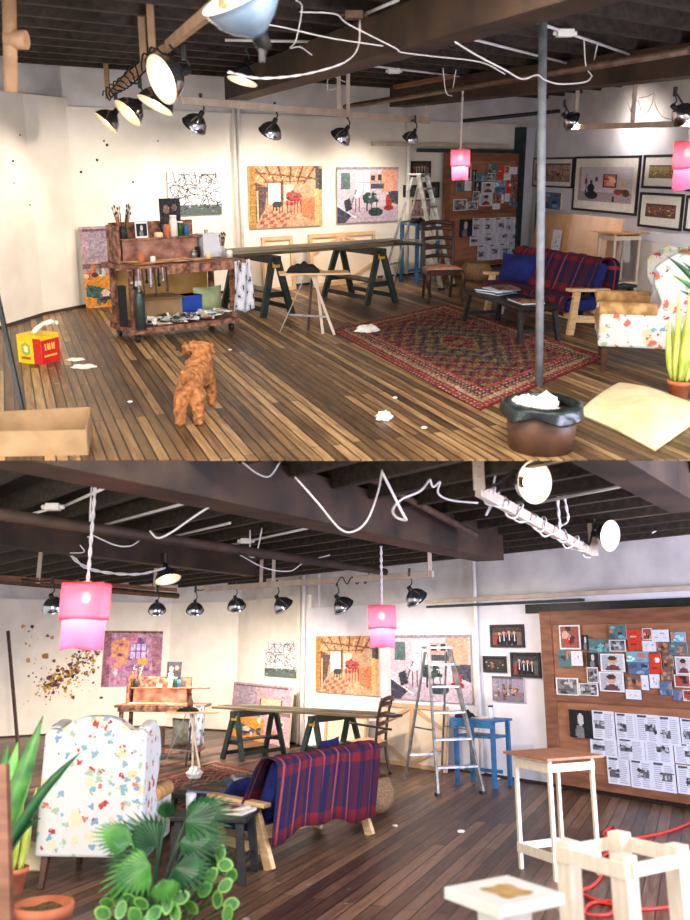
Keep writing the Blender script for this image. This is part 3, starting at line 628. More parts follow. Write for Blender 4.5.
def ladder(room, loc, rz, label, w_=.58, h=1.7, dep=1.0):
    t = thing('stepladder', room, label, 'stepladder', loc, rz); wt = .3     # steps side toward local -y, feet at y=-dep/2
    P0 = lambda s, k: Vector((s * (w_ / 2 + (wt / 2 - w_ / 2) * k), -dep / 2 + (dep / 2 - .05) * k, h * k)); P1 = lambda s, k: Vector((s * (w_ / 2 - .03 + (wt / 2 - w_ / 2 + .03) * k), dep / 2 - (dep / 2 - .05) * k, h * .97 * k))
    fr_ = {}
    for s in (-1, 1): b = B(); b.bar(P0(s, 0), P0(s, 1), .03, .07); fr_[s] = b.obj('front_rail', M['alu'], t, bevel=.004)
    for s in (-1, 1): b = B(); b.bar(P1(s, 0), P1(s, 1), .025, .035); b.obj('rear_rail', M['alu'], t, bevel=.003)
    for k in (.18, .36, .54, .72, .88): a, c = P0(-1, k), P0(1, k); b = B(); b.box(a.x, a.y - .05, a.z - .015, c.x, a.y + .06, a.z + .012); b.obj('step', M['alu'], t, bevel=.003)
    b = B(); b.box(-wt / 2 - .03, -.1, h - .01, wt / 2 + .03, .1, h + .02); b.obj('top_cap', M['alu'], t, bevel=.006)
    for k in (.2, .6): a, c = P1(-1, k), P1(1, k); b = B(); b.bar(a, c, .02, .03); b.obj('rear_brace', M['alu'], t)
    for s in (-1, 1): b = B(); b.bar(P0(s, .42), P1(s, .42), .008, .02); b.obj('spreader', M['steel'], t)
    for s in (-1, 1):
        b = B(); a = P0(s, 0); b.box(a.x - .03, a.y - .045, 0, a.x + .03, a.y + .045, .035); b.obj('rubber_foot', M['black'], fr_[s])
    return t
def ladderback(room, loc, rz, label, s=1.0):
    t = thing('dining_chair', room, label, 'chair', loc, rz); b = B(); b.X = Matrix.Scale(s, 4)
    b.sheet(lambda u, v: ((u - .5) * (.5 if v < .5 else .46), (v - .5) * .44, .45 + .05 * math.sin(math.pi * min(1, max(0, u))) ** .5 * math.sin(math.pi * v) ** .5), 12, 12); b.obj('seat_cushion', M['seatfab'], t, solid=.03)
    b = B(); b.X = Matrix.Scale(s, 4)
    for a in ((-.24, -.23, .24, -.2), (-.22, .19, .22, .22), (-.24, -.22, -.21, .22), (.21, -.22, .24, .22)): b.box(a[0], a[1], .37, a[2], a[3], .45)
    b.obj('seat_rail', M['brown'], t, bevel=.006)
    for x in (-1, 1):
        b = B(); b.X = Matrix.Scale(s, 4); b.tube(smooth([(x * .22, -.21, .43), (x * .25, -.245, .34), (x * .235, -.23, .2), (x * .215, -.21, .08), (x * .24, -.24, .015), (x * .245, -.25, 0)]), [.035] * 6 + [.036] * 6 + [.024] * 7 + [.016] * 6 + [.028] * 6, 10); b.obj('front_leg', M['brown'], t)
        b = B(); b.X = Matrix.Scale(s, 4); b.tube(smooth([(x * .2, .27, 0), (x * .2, .21, .25), (x * .205, .2, .45), (x * .215, .24, .8), (x * .225, .31, 1.06)]), .021, 8); b.obj('back_post', M['brown'], t)
    for z, y in ((.58, .215), (.7, .225), (.83, .245), (.96, .275)):
        b = B(); b.X = Matrix.Scale(s, 4); b.sheet(lambda u, v: ((u - .5) * .43, y + .03 * math.sin(math.pi * u), z + (v - .5) * .05 + .018 * math.sin(math.pi * u)), 12, 2); b.obj('back_slat', M['brown'], t, solid=.018)
    b = B(); b.X = Matrix.Scale(s, 4); b.sheet(lambda u, v: ((u - .5) * .47, .31 + .03 * math.sin(math.pi * u), 1.03 + (v - .5) * .06 + .03 * math.sin(math.pi * u)), 12, 2); b.obj('top_rail', M['brown'], t, solid=.025)
    return t
def plaid(u, v, k=5, k2=4):
    a, c = (u * k) % 1, (v * k2) % 1; n = (30, 28, 62); r_ = (112, 26, 38); o = [x for x in n]
    w1, w2 = (1 if a < .45 else 0), (1 if c < .45 else 0); f = (w1 + w2) / 2; o = [n[i] * (1 - f) + r_[i] * f for i in range(3)]
    if .7 < a < .76 or .7 < c < .76: o = (150, 58, 62)
    return tuple(o)
def sofa(room, loc, rz, label, L=2.0, D=.7, h=.8, sh=.38, arm=.56, cushion_label=None):
    t = thing('sofa', room, label, 'sofa', loc, rz)   # front toward local -y
    for x in (-1, 1):
        X = x * (L / 2 - .03)
        b = B(); b.bar((X, -D / 2 + .04, 0), (X, -D / 2 + .1, arm - .02), .05, .08, up=(0, 1, 0)); b.obj('front_leg', M['pine'], t, bevel=.006)
        b = B(); b.bar((X, D / 2 - .02, 0), (X, D / 2 - .2, arm - .02), .05, .09, up=(0, 1, 0), d2=.07); b.obj('rear_leg', M['pine'], t, bevel=.006)
        b = B(); b.bar((X, -D / 2 - .02, arm + .0), (X, D / 2 - .06, arm - .03), .1, .035); b.obj('armrest', M['pine'], t, bevel=.008)
        b = B(); b.bar((X, -D / 2 + .06, sh - .16), (X, D / 2 - .12, sh - .2), .03, .08); b.obj('side_rail', M['pine'], t, bevel=.004)
    b = B(); b.box(-L / 2, -D / 2 + .08, sh - .18, L / 2, -D / 2 + .11, sh - .08); b.obj('front_rail', M['pine'], t, bevel=.004)
    b = B(); b.box(-L / 2, D / 2 - .17, sh - .14, L / 2, D / 2 - .13, sh - .04); b.obj('rear_rail', M['pine'], t, bevel=.004)
    b = B(); b.box(-L / 2 + .06, -D / 2 + .02, sh - .1, L / 2 - .06, D / 2 - .15, sh + .04); b.obj('seat_cushion', M['bluefab'], t, bevel=.04)
    b = B(); b.bar((0, D / 2 - .2, sh), (0, D / 2 - .04, h), L - .22, .14, up=(0, 1, 0)); b.obj('back_cushion', M['bluefab'], t, bevel=.04)
    return t
def blanket(room, loc, rz, label, L, D, h, sh, x0, x1, front=.9, back=.5, wob=.02, seedv=1, kk=6):
    """A tartan rug laid over seat, back and down behind: a sheet following the sofa's section."""
    pts = [(-D / 2 - .03, sh - .22), (-D / 2 - .015, sh + .03), (-D / 2 + .05, sh + .06), (D / 2 - .34, sh + .06), (D / 2 - .285, sh + .1), (D / 2 - .14, h - .02), (D / 2 - .07, h + .045), (D / 2 + .03, h + .02), (D / 2 + .06, h - .08), (D / 2 + .02, h - back)]
    pts = smooth([(p[0], p[1], 0) for p in pts], 5); pts = pts[int((1 - front) * 18):]; n = len(pts) - 1; rr = random.Random(seedv); ph = [rr.uniform(0, 6) for _ in range(4)]
    def fn(s, q):
        p = pts[min(n, int(q * n + .5))]; x = x0 + (x1 - x0) * s
        e = wob * (math.sin(s * 23 + ph[0] + q * 5) + .6 * math.sin(s * 41 + ph[1])); dz = (.09 * math.sin(s * 5 + ph[2]) + .03 * math.sin(s * 19)) * max(0, q - .8) * 3 + .07 * math.sin(s * 7 + ph[3]) * max(0, .1 - q) * 6
        return (x + .03 * math.sin(q * 9 + ph[1]), p.x + (abs(e) if q > .62 else -abs(e) * .5), p.y + dz + abs(e) * .3)
    b = B(); b.sheet(fn, 96, 44, lambda s, q: plaid(s, q, kk, kk * .9)); o = solo(b, 'tartan_blanket', CLOTH, room, label, 'blanket', loc, rz, solid=.008, off=1)
    return o
def pillow(room, M4, w_, h, d, label, mt, name='pillow', cat='pillow', bump=1):
    t = B()
    def fn(sg):
        return lambda u, v: ((u - .5) * w_ * (1 - .06 * math.sin(math.pi * v)), sg * d / 2 * (max(0, math.sin(math.pi * u) * math.sin(math.pi * v))) ** .45, (v - .5) * h * (1 - .06 * math.sin(math.pi * u)))
    t.sheet(fn(1), 14, 14); t.sheet(fn(-1), 14, 14)
    for f in range(196): t.f[f] = tuple(reversed(t.f[f]))
    o = t.obj(name, mt); o.matrix_world = RM[room] @ M4; return tag(o, label, cat)
def wing_chair(room, loc, rz, label, W_=.78, D=.8, h=1.12, lh=.2):
    t = thing('wing_armchair', room, label, 'armchair', loc, rz)   # front toward -y
    b = B(); hump = [(-W_ / 2, lh)] + [(W_ / 2, lh)] + [(W_ / 2, h - .13), (W_ / 2 - .04, h - .09), (.28, h - .1), (.18, h - .03), (.08, h), (-.08, h), (-.18, h - .03), (-.28, h - .1), (-W_ / 2 + .04, h - .09), (-W_ / 2, h - .13)]
    b.prism(hump, D / 2 - .15, D / 2); b.obj('back_panel', FLORAL, t, bevel=.02)
    b = B(); b.prism([(-W_ / 2 + .11, lh + .2), (W_ / 2 - .11, lh + .2), (W_ / 2 - .11, h - .13), (.24, h - .13), (.08, h - .05), (-.08, h - .05), (-.24, h - .13), (-W_ / 2 + .11, h - .13)], D / 2 - .25, D / 2 - .14); b.obj('back_cushion', M['gold'], t, bevel=.04)
    for x in (-1, 1):
        X0, X1 = sorted((x * W_ / 2, x * (W_ / 2 - .1)))
        prof = [(D / 2 - .08, lh), (-D / 2, lh), (-D / 2, .57), (-D / 2 + .04, .6), (.02, .58), (.06, .64), (-.02, .8), (-.03, .95), (.03, h - .12), (.14, h - .04), (D / 2 - .08, h - .08)]
        b = B(); b.prism([(-p[0], p[1]) for p in prof], X0, X1, M=Matrix.Rotation(-math.pi / 2, 4, 'Z') @ Matrix.Identity(4) if False else Matrix(((0, 1, 0, 0), (-1, 0, 0, 0), (0, 0, 1, 0), (0, 0, 0, 1))))
        b.obj('wing_side', FLORAL, t, bevel=.025)
        b = B(); b.tube([(x * (W_ / 2 - .05), -D / 2 - .01, .575), (x * (W_ / 2 - .05), .03, .575)], .065, 14); b.obj('armrest', M['gold'] , t, bevel=.01)
        b = B(); b.bar((x * (W_ / 2 - .07), -D / 2 + .07, 0), (x * (W_ / 2 - .07), -D / 2 + .07, lh + .03), .04, .04, w2=.065, d2=.065); b.obj('front_leg', M['brown'], t, bevel=.006)
        b = B(); b.bar((x * (W_ / 2 - .07), D / 2 - .02, 0), (x * (W_ / 2 - .07), D / 2 - .07, lh + .03), .04, .04, w2=.06, d2=.06); b.obj('rear_leg', M['brown'], t, bevel=.006)
    b = B(); b.box(-W_ / 2 + .09, -D / 2 + .01, lh, W_ / 2 - .09, D / 2 - .12, lh + .12); b.obj('seat_base', FLORAL, t, bevel=.015)
    b = B(); b.box(-W_ / 2 + .11, -D / 2 - .02, lh + .12, W_ / 2 - .11, D / 2 - .2, lh + .26); b.obj('seat_cushion', M['gold'], t, bevel=.05)
    return t
def low_table(room, loc, rz, label, L=1.2, D=.5, h=.38, splay=.1, mt='black', name='coffee_table', cat='table', rail=True, top=.035):
    t = thing(name, room, label, cat, loc, rz)
    b = B(); b.box(-L / 2, -D / 2, h - top, L / 2, D / 2, h); b.obj('tabletop', M[mt], t, bevel=.006)
    for x in (-1, 1):
        for y in (-1, 1): b = B(); b.bar((x * (L / 2 - .02), y * (D / 2 - .02), 0), (x * (L / 2 - .04 - splay), y * (D / 2 - .05), h - top), .045, .06, up=(1, 0, 0)); b.obj('leg', M[mt], t, bevel=.004)
        if rail: b = B(); b.bar((x * (L / 2 - .05 - splay * .3), -D / 2 + .04, h * .3), (x * (L / 2 - .05 - splay * .3), D / 2 - .04, h * .3), .02, .04); b.obj('cross_rail', M[mt], t)
    return t
def stand(room, loc, rz, label, L=.5, D=.4, h=.9, leg=.022, mt='pale', topm='ply', over=.08, top=.02, low=.3, name='tall_stand', stain=None, lowrail=True):
    t = thing(name, room, label, 'stand', loc, rz)
    if top:
        b = B(); b.box(-L / 2 - over, -D / 2 - over, h - top, L / 2 + over, D / 2 + over, h); b.obj('top_board', M[topm], t, bevel=.004)
        if stain: b = B(); b.sheet(lambda u, v: (stain[0] + (u - .5) * stain[2] * (1 + .08 * math.sin(v * 11)), stain[1] + (v - .5) * stain[3] * (1 + .1 * math.sin(u * 9)), h + .0015), 8, 8); b.obj('stain', mat('tan_stain', (176, 136, 78), (196, 160, 104), 12, .8), t)
    for x in (-1, 1):
        for y in (-1, 1): b = B(); b.box(x * L / 2 - leg, y * D / 2 - leg, 0, x * L / 2 + leg, y * D / 2 + leg, h - top); b.obj('leg', M[mt], t, bevel=.003)
    for z in ([h - top - .06, low] if lowrail else [h - top - .06]):
        for y in (-1, 1): b = B(); b.box(-L / 2 - leg, y * (D / 2 + leg) - .008, z - .035, L / 2 + leg, y * (D / 2 + leg) + .008, z + .035); b.obj('rail', M[mt], t, bevel=.002)
        for x in (-1, 1): b = B(); b.box(x * (L / 2 + leg) - .008, -D / 2, z - .03, x * (L / 2 + leg) + .008, D / 2, z + .03); b.obj('rail', M[mt], t, bevel=.002)
    return t
def magazine(room, loc, rz, label, w_=.24, h=.32, th=.012, c=(226, 226, 230), seedv=1, style='brown', group=None, name='magazine', cat='magazine', rx=0):
    b = B(); b.box(-w_ / 2, -h / 2, 0, w_ / 2, h / 2, th, c=c)
    b.pic(card_pic(style, seedv), lambda a, q: ((a - .5) * w_ * .98, (q - .5) * h * .98, th + .001)) if style else None
    return solo(b, name, INK, room, label, cat, loc, rz, group, rx=rx, bevel=.0)
def crumple(room, loc, r, label, seedv=1, mt='paper', name='crumpled_paper', cat='paper scrap', group=None, flat=.6):
    rr = random.Random(seedv); b = B()
    def fn(u, v):
        a, e = u * 2 * math.pi, (v - .5) * math.pi; k = r * (.65 + .5 * abs(math.sin(a * 2.5 + seedv) * math.cos(e * 3 + seedv * 2)) + .25 * abs(math.sin(a * 5 + v * 9)))
        return (k * math.cos(a) * math.cos(e), k * .8 * math.sin(a) * math.cos(e), max(0, r * flat * .5 + k * math.sin(e) * flat))
    b.sheet(fn, 18, 9, smooth=False); return solo(b, name, M[mt], room, label, cat, loc, rr.uniform(0, 6), group)
def frond_leaf(b, base, tip, droop, n=14, wl=.3, m=0, width=.03, up=Vector((0, 0, 1))):
    base, tip = Vector(base), Vector(tip); ax = tip - base; side = ax.cross(up).normalized(); pts = []
    for i in range(n + 1): k = i / n; pts.append(base + ax * k + up * (math.sin(math.pi * k * .8) * droop))
    b.tube(pts, [.008 * (1 - i / n * .7) for i in range(n + 1)], 5, m)
    for i in range(2, n + 1):
        k = i / n; l = wl * math.sin(math.pi * (.12 + .8 * k)) ** .7; d = (pts[i] - pts[i - 1]).normalized()
        for s in (-1, 1):
            e = pts[i] + (side * s * .8 + d * .75 - up * .18) * l; c = pts[i] + (side * s * .45 + d * .35 + up * .06) * l; wv = d * width
            j = b.vs([pts[i] - wv * .3, c - wv, e, c + wv, pts[i] + wv * .3]); b.face((j, j + 1, j + 3, j + 4), m); b.face((j + 1, j + 2, j + 3), m)
def blade(b, base, tip, w_, bend=(0, 0, 0), n=8, m=0, cup=.3, mid=.45):
    base, tip, bend = Vector(base), Vector(tip), Vector(bend); ax = (tip - base); side = ax.cross(Vector((.3, 1, .15))).normalized(); nn = side.cross(ax).normalized(); rows = []
    for i in range(n + 1):
        k = i / n; p = base + ax * k + bend * math.sin(math.pi * k); ww = w_ * max(.03, (math.sin(math.pi * min(1, k / mid * .5)) if k < mid else math.cos((k - mid) / (1 - mid) * math.pi / 2)))
        ww = max(ww, w_ * .25 * (1 - k)); rows.append(b.vs([p - side * ww + nn * ww * cup, p, p + side * ww + nn * ww * cup]))
    for a, c in zip(rows, rows[1:]):
        for k in (0, 1): b.face((a + k, a + k + 1, c + k + 1, c + k), m, None, True)
def pot(b, r, h, m=0, M_=None): b.lathe([(.001, 0), (r * .72, 0), (r * .92, h * .78), (r, h * .78), (r * 1.04, h), (r * .92, h), (r * .88, h * .82), (.001, h * .82)], 28, m, M=M_)
def snake_plant(room, loc, label, r=.12, h=.2, lh=.6, n=9, seedv=1):
    t = thing('snake_plant', room, label, 'potted plant', loc); rr = random.Random(seedv)
    b = B(); pot(b, r, h); pt_ = b.obj('pot', M['terra'], t); b = B(); b.lathe([(.001, h * .84), (r * .87, h * .84)], 20); b.obj('soil', M['soil'], pt_)
    for i in range(n):
        a = i * 2.4; q = rr.uniform(.2, .6) * r; b = B(); H = lh * rr.uniform(.6, 1)
        blade(b, (q * math.cos(a), q * math.sin(a), h * .8), (q * 2.2 * math.cos(a) + rr.uniform(-.03, .03), q * 1.8 * math.sin(a), h + H), .028, (rr.uniform(-.02, .02), 0, 0), m=0, mid=.3); b.obj('leaf', M['leafyel'], t, solid=.006)
    return t
def brush(b, p, q, c1=(190, 150, 100), c2=(90, 60, 44)):
    p, q = Vector(p), Vector(q); k = p + (q - p) * .78; k2 = p + (q - p) * .88
    b.tube([p, k], [.004, .006], 6, c=c1); b.tube([k, k2], .007, 6, c=(180, 180, 180)); b.tube([k2, (k2 + q) / 2, q], [.007, .01, .002], 6, c=c2)
def jar(room, loc, r, h, mt, label, group=None, name='jar', cat='jar', lid=None):
    t = thing(name, room, label, cat, loc, 0, group); b = B(); b.lathe([(.001, 0), (r, 0), (r, h * .8), (r * .8, h * .9), (r * .8, h), (r * .7, h), (r * .7, h * .9)], 14); b.obj('body', mt if not isinstance(mt, str) else M[mt], t)
    if lid: b = B(); b.lathe([(.001, h), (r * .85, h), (r * .85, h * 1.12), (.001, h * 1.12)], 14); b.obj('lid', M[lid], t)
    return t
# ================================================================ UPPER STUDIO
V = Vector
def lampat(room, u, v, y, aim, r, label, group, **k):
    c = Y(room, u, v, y); a = V(aim).normalized(); d = k.pop('drop', .16)
    return lamp(room, c - a * (.11 * r / .15) + V((0, 0, d)), a, r, label, group, drop=d, **k)
def bar(room, p, q, w_, d, label, mt='batten', hang=(), name='lamp_bar', top=3.1, hw=.05, hm=None):
    t = thing(name, room, label, 'rail', p); q = V(q) - V(p); b = B(); b.bar((0, 0, 0), q, w_, d); b.obj('rail', M[mt], t, bevel=.004)
    for k in hang: a = q * k; b = B(); b.box(a.x - hw / 2, a.y - .02, a.z - .04, a.x + hw / 2, a.y + .02, top - p[2]); b.obj('hanger', M[hm or mt], t, bevel=.003)
    return t
# --- the diagonal lamp bar at the left
ba, bb = P(1, 107, 96, 2.62), P(1, 228, -4, 2.62)
bar(1, ba, bb, .045, .07, 'tan wooden lamp bar wrapped in black cord, running overhead in the upper view', hang=(.02, .52, .6), hw=.055, mt='tan')
n_ = 110; dv = bb - ba; ax = dv.normalized(); sd = ax.cross(V((0, 0, 1)))
wire(1, [ba + dv * (.01 + .75 * i / n_) + (sd * math.cos(i * .8) + V((0, 0, 1)) * math.sin(i * .8)) * (.055 + .02 * math.sin(i * 2.3)) for i in range(n_)], .008, 'black cord coiled tightly around the diagonal lamp bar of the upper view', mt='blackc', n=3)
WA = (1, .87, .72)
lampat(1, 110, 118, 10.2, (-.62, -.3, -.7), .155, 'lowest lit clamp lamp at the far end of the diagonal bar, upper view', 'lamps on the diagonal bar', energy=40, colr=WA, glow=.2, bar=(ba, bb))
lampat(1, 133, 108, 9.0, (-.6, -.42, -.66), .16, 'second lit clamp lamp from the far end of the diagonal bar, upper view', 'lamps on the diagonal bar', energy=40, colr=WA, glow=.2, bar=(ba, bb))
lampat(1, 159, 97, 7.8, (-.42, -.25, -.85), .16, 'dark backed clamp lamp shining down from the middle of the diagonal bar, upper view', 'lamps on the diagonal bar', energy=40, colr=WA, glow=.45, bar=(ba, bb))
lampat(1, 171, 76, 6.4, (-.72, -.6, -.35), .165, 'brightest clamp lamp facing the viewer under the diagonal bar, upper view', 'lamps on the diagonal bar', energy=20, colr=WA, glow=.7, drop=.12, bar=(ba, bb))
lampat(1, 244, 74, 9.2, (-.25, -.2, -1), .15, 'flat lit lamp hanging just under the thick beam of the upper view', None, energy=50, colr=WA, glow=.45)
lampat(1, 249, 14, 4.7, (-.35, -.35, .75), .2, 'large bluish polished lamp hanging close overhead, cut by the top of the upper view', None, glow=.6, drop=-.05, colr=(.8, .9, 1), mt='blueen')
# --- track along the back wall
ta, tb = Y(1, 180, 100, 9.6), Y(1, 429, 121, 13.2)
bar(1, ta, tb, .05, .08, 'long pale rail carrying four clamp lamps before the back wall, upper view', hang=(.56, .6, .985))
nb = -V((WB.n.x, WB.n.y, 0)); aimb = nb * .8 + V((0, 0, -.75))
for i, (u, v, y, lb_) in enumerate([(197, 121, 10.1, 'first'), (272, 128, 11.0, 'second'), (343, 134, 12.0, 'third'), (412, 136, 13.0, 'fourth')]):
    lampat(1, u, v, y - .2, aimb + V(((i % 2) * .2 - .1, -.25, 0)), .14 if i != 3 else .12, '%s dark chrome clamp lamp from the left on the back rail, upper view' % lb_, 'lamps on the back rail, upper view', energy=95, colr=WA, glow=False, spot=120, bar=(ta, tb))
# --- track along the right wall
ta, tb = Y(1, 572, 127, 13.2), Y(1, 712, 123, 9.9)
bar(1, ta, tb, .05, .07, 'pale wooden rail with lamps before the picture wall, upper view', hang=(.03, .5), top=2.9)
nr = -V((WR.n.x, WR.n.y, 0)); aimr = nr * .8 + V((0, 0, -.7))
lampat(1, 569, 119, 13.0, aimr + V((-.1, 0, .3)), .14, 'small chrome lamp at the far end of the picture wall rail, upper view', 'lamps on the picture wall rail', energy=150, colr=(1, .9, .8), glow=False, spot=120, bar=(ta, tb))
lampat(1, 680, 112, 10.1, aimr + V((0, 0, .2)), .14, 'chrome lamp over the small framed pictures, near end of picture wall rail, upper view', 'lamps on the picture wall rail', energy=150, colr=(1, .9, .8), glow=False, spot=120, bar=(ta, tb))
shade(1, P(1, 463, 84, 2.75), Y(1, 463, 149, 10.5).z, .115, .36, 'pink gauze pendant lamp glowing before the pinboard, upper view', energy=9)
pz = Y(1, 689, 142, 8.0); shade(1, (pz.x, pz.y, 2.9), pz.z, .12, .42, 'pink pendant lamp cut off beside the small framed pictures, upper view', energy=7)
# --- cables and conduit under the ceiling
CG = 'cables under the upper ceiling'
for pts, r, lb_, tw in [
    ([(228, 72), (255, 78), (285, 77), (315, 72), (345, 62), (358, 47), (360, 20)], .012, 'twisted cable looping along the thick beam to the rusty junction, upper view', True),
    ([(266, 33), (270, 25), (330, 38), (383, 46)], .010, 'thin cable sagging across the thick beam, upper view', False),
    ([(455, 42), (478, 56), (505, 70), (522, 79), (537, 75), (545, 80), (560, 84), (585, 82), (592, 76)], .012, 'bright white cable sagging past the grey post, upper view', False),
    ([(300, 12), (335, 14), (348, 24), (395, 48), (400, 52), (430, 56), (480, 62), (505, 74)], .010, 'pale cable running from the rusty junction toward the right, upper view', False),
    ([(443, 68), (446, 92), (452, 96)], .010, 'short bent cable end hanging beside its twin over the pinboard, upper view', False),
    ([(456, 70), (453, 88)], .010, 'short straight cable end hanging over the pinboard, upper view', False),
    ([(584, 40), (586, 66), (592, 76)], .010, 'hanging cable end dropping left of a shorter twin near the white box, upper view', False),
    ([(598, 42), (594, 60)], .010, 'shorter hanging cable end near the white junction box, upper view', False),
    ([(624, 92), (628, 104), (632, 112), (638, 100), (642, 118)], .008, 'thin looping wire over the picture rail, left of another, upper view', False),
    ([(640, 98), (648, 96), (654, 94), (650, 108), (640, 120)], .008, 'thin wire loop hanging between two others over the picture rail, upper view', False),
    ([(656, 90), (655, 104), (662, 116), (672, 120)], .008, 'thin wire curling down to the near lamp of the picture rail, upper view', False),
    ([(296, 0), (302, 8), (296, 40), (290, 48), (300, 47), (312, 55)], .010, 'kinked white cable dropping beside the big bluish lamp, upper view', False),
    ([(345, 82), (330, 76), (328, 90), (340, 86)], .008, 'small wire loop by the hanger of the back rail, upper view', False)]:
    y0 = 8.4 if pts[0][1] < 80 else 9.5
    if 'thick beam' in lb_ or 'bluish' in lb_ or 'toward the right' in lb_ or 'past the grey' in lb_: y0 = 5.9
    if 'picture r' in lb_: y0 = 11
    if 'over the pinboard' in lb_: y0 = 10
    wire(1, [Y(1, u, v, y0 + .12 * i) for i, (u, v) in enumerate(pts)], r * (.42 if y0 < 6 else .62), lb_, CG, twist=tw)
for a_, c_, z_, lb_ in [((468, 38), (590, 69), 2.9, 'white conduit pipe across the joists before the far beam, upper view'), ((530, 20), (640, 58), 2.9, 'white conduit with a junction box near the grey post, upper view'), ((372, 66), (490, 80), 2.92, 'thin white conduit crossing over the pinboard side, upper view'), ((365, 14), (398, 0), 2.92, 'short white conduit leaving the rusty junction, upper view'), ((225, 40), (330, 42), 2.92, 'pale conduit behind the big bluish lamp, upper view')]:
    p, q = P(1, *a_, z_), P(1, *c_, z_); b = B(); b.tube([(0, 0, 0), q - p], .013, 8); solo(b, 'conduit', M['cable'], 1, lb_, 'conduit', p, group='conduits under the upper ceiling')
for u, v, z_, c_, lb_ in [(565, 33, 2.88, 'white', 'white junction box on the conduit beside the grey post, upper view'), (354, 15, 2.88, 'rust', 'rusty brown junction box on the joists, upper view'), (394, 71, 2.9, 'white', 'small pale junction box on the thin conduit, upper view')]:
    p = P(1, u, v, z_); b = B(); b.box(-.07, -.045, -.03, .07, .045, .03); b.tube([(-.1, 0, 0), (-.07, 0, 0)], .02, 8); b.tube([(.07, 0, 0), (.1, 0, 0)], .02, 8); solo(b, 'junction_box', M[c_], 1, lb_, 'junction box', p, bevel=.006)
# --- posts and sticks
b = B(); p = P(1, 539, 386); q = Y(1, 543, 12, p.y); b.tube([(0, 0, 0), q - p], [.033, .033], 14); solo(b, 'grey_post', [M['postgrey']], 1, 'tall thin grey iron post rising from the floor behind the bin, upper view', 'post', p)
b = B(); p = Y(1, 9, -4, 6.0); q = Y(1, 11, 92, 6.0); b.tube([(0, 0, 0), (q - p)], .045, 12); b.tube([(-.05, 0, (q - p).z * .45), (.09, 0, (q - p).z * .45)], .06, 10); solo(b, 'hanging_pipe', M['tan'], 1, 'beige pipe stub hanging from the ceiling at the left, upper view', 'pipe', p)
b = B(); p = P(1, 25, 423); q = Y(1, -6, 280, p.y + .3); b.bar((0, 0, 0), q - p, .03, .03, up=(0, 1, 0)); solo(b, 'leaning_stick', M['black'], 1, 'thin dark stick leaning out of the cardboard box, upper view', 'stick', p)
# --- pictures
def wallpic(room, W, px, pic, label, group, **k):
    return frame_picture(room, W, W.rect(*px, .03), pic, label, group, **k)
wallpic(1, WB, (168, 172, 221, 215), pic_tangle(), 'small unframed canvas of tangled black lines, upper view', 'canvases on the upper back wall', kind='c', cat='painting')
wallpic(1, WB, (249, 166, 322, 227), pic_workshop(), 'orange toned unframed painting of a studio interior with chequered floor, upper view', 'canvases on the upper back wall', kind='c', cat='painting')
wallpic(1, WB, (337, 167, 398, 222), pic_parlour(), 'lilac toned unframed painting of a furnished room beside the ladder, upper view', 'canvases on the upper back wall', kind='c', cat='painting')
wallpic(1, WB, (411.5, 161, 431, 177), pic_people(1), 'black framed group photograph, topmost beside the ladder, upper view', 'small frames by the upper ladder')
wallpic(1, WB, (422.5, 182, 439.5, 198), pic_people(2, (90, 90, 96)), 'black framed photograph below the group photograph, beside the board, upper view', 'small frames by the upper ladder')
wallpic(1, WB, (404, 185, 417, 197), pic_gallery(31, (70, 66, 70)), 'small black framed photograph partly behind the ladder, upper view', 'small frames by the upper ladder', fw=.025)
wallpic(1, WB, (411.5, 199.5, 430, 216), pic_gallery(32, (150, 130, 140)), 'small unframed canvas lowest beside the ladder, upper view', None, kind='c', cat='painting')
PG = 'framed pictures on the upper right wall'
wallpic(1, WR, (532, 157.5, 572.5, 187.5), pic_gallery(41, (170, 140, 130)), 'black framed photograph half hidden by the grey post, left of the largest, upper view', PG, matw=.07, fw=.03)
wallpic(1, WR, (544, 192.5, 561, 209), card_pic('blue', 5), 'small blue unframed picture below the leftmost frame on the right wall, upper view', None, kind='c')
wallpic(1, WR, (573, 156, 638, 213), pic_big_photo(), 'largest black framed picture of a room with a pink canvas, upper view', PG, matw=.13, fw=.035)
wallpic(1, WR, (642.5, 154.5, 682, 189), pic_gallery(43, (150, 140, 96)), 'black framed olive toned photograph above the red toned one, upper view', PG, matw=.11)
wallpic(1, WR, (638.5, 193, 682, 229), pic_gallery(44, (120, 84, 74)), 'black framed brownish red photograph above the armchair, upper view', PG, matw=.12)
wallpic(1, WR, (686, 157, 722, 192), pic_gallery(45, (110, 90, 90)), 'black framed picture behind the cut off pink lamp, upper view', PG, matw=.1)
wallpic(1, WR, (684.5, 196, 722, 233), pic_gallery(46, (120, 100, 90)), 'black framed picture cut by the view edge, lowest by the armchair, upper view', PG, matw=.12)
# --- pinboard and cards
CARDS = [(132,108,222,213,'warm'),(228,150,262,215,'dark'),(348,108,422,170,'teal'),(262,168,348,228,'teal'),(348,172,418,222,'grey'),(426,128,490,215,'red'),(492,122,532,172,'warm'),(532,128,606,180,'white'),(612,138,676,182,'sky'),(490,176,552,222,'white'),(552,180,604,232,'brown'),(608,184,686,236,'teal'),(128,216,184,290,'teal'),(184,220,232,284,'white'),(252,226,304,290,'dark'),(312,232,416,308,'portrait'),(420,222,518,268,'sky'),(430,268,520,320,'blue'),(522,232,574,318,'red'),(580,236,626,298,'brown'),(632,244,700,320,'portrait'),(252,290,300,358,'grey'),(306,310,412,395,'portrait'),(420,324,486,384,'brown'),(486,324,516,388,'white'),(522,320,566,380,'white'),(570,300,624,348,'brown'),(630,322,700,376,'warm'),(118,336,214,410,'grey'),(218,360,300,412,'grey'),(420,386,486,428,'white'),(568,350,620,410,'blue'),(622,388,666,432,'blue'),(666,388,720,436,'warm')]
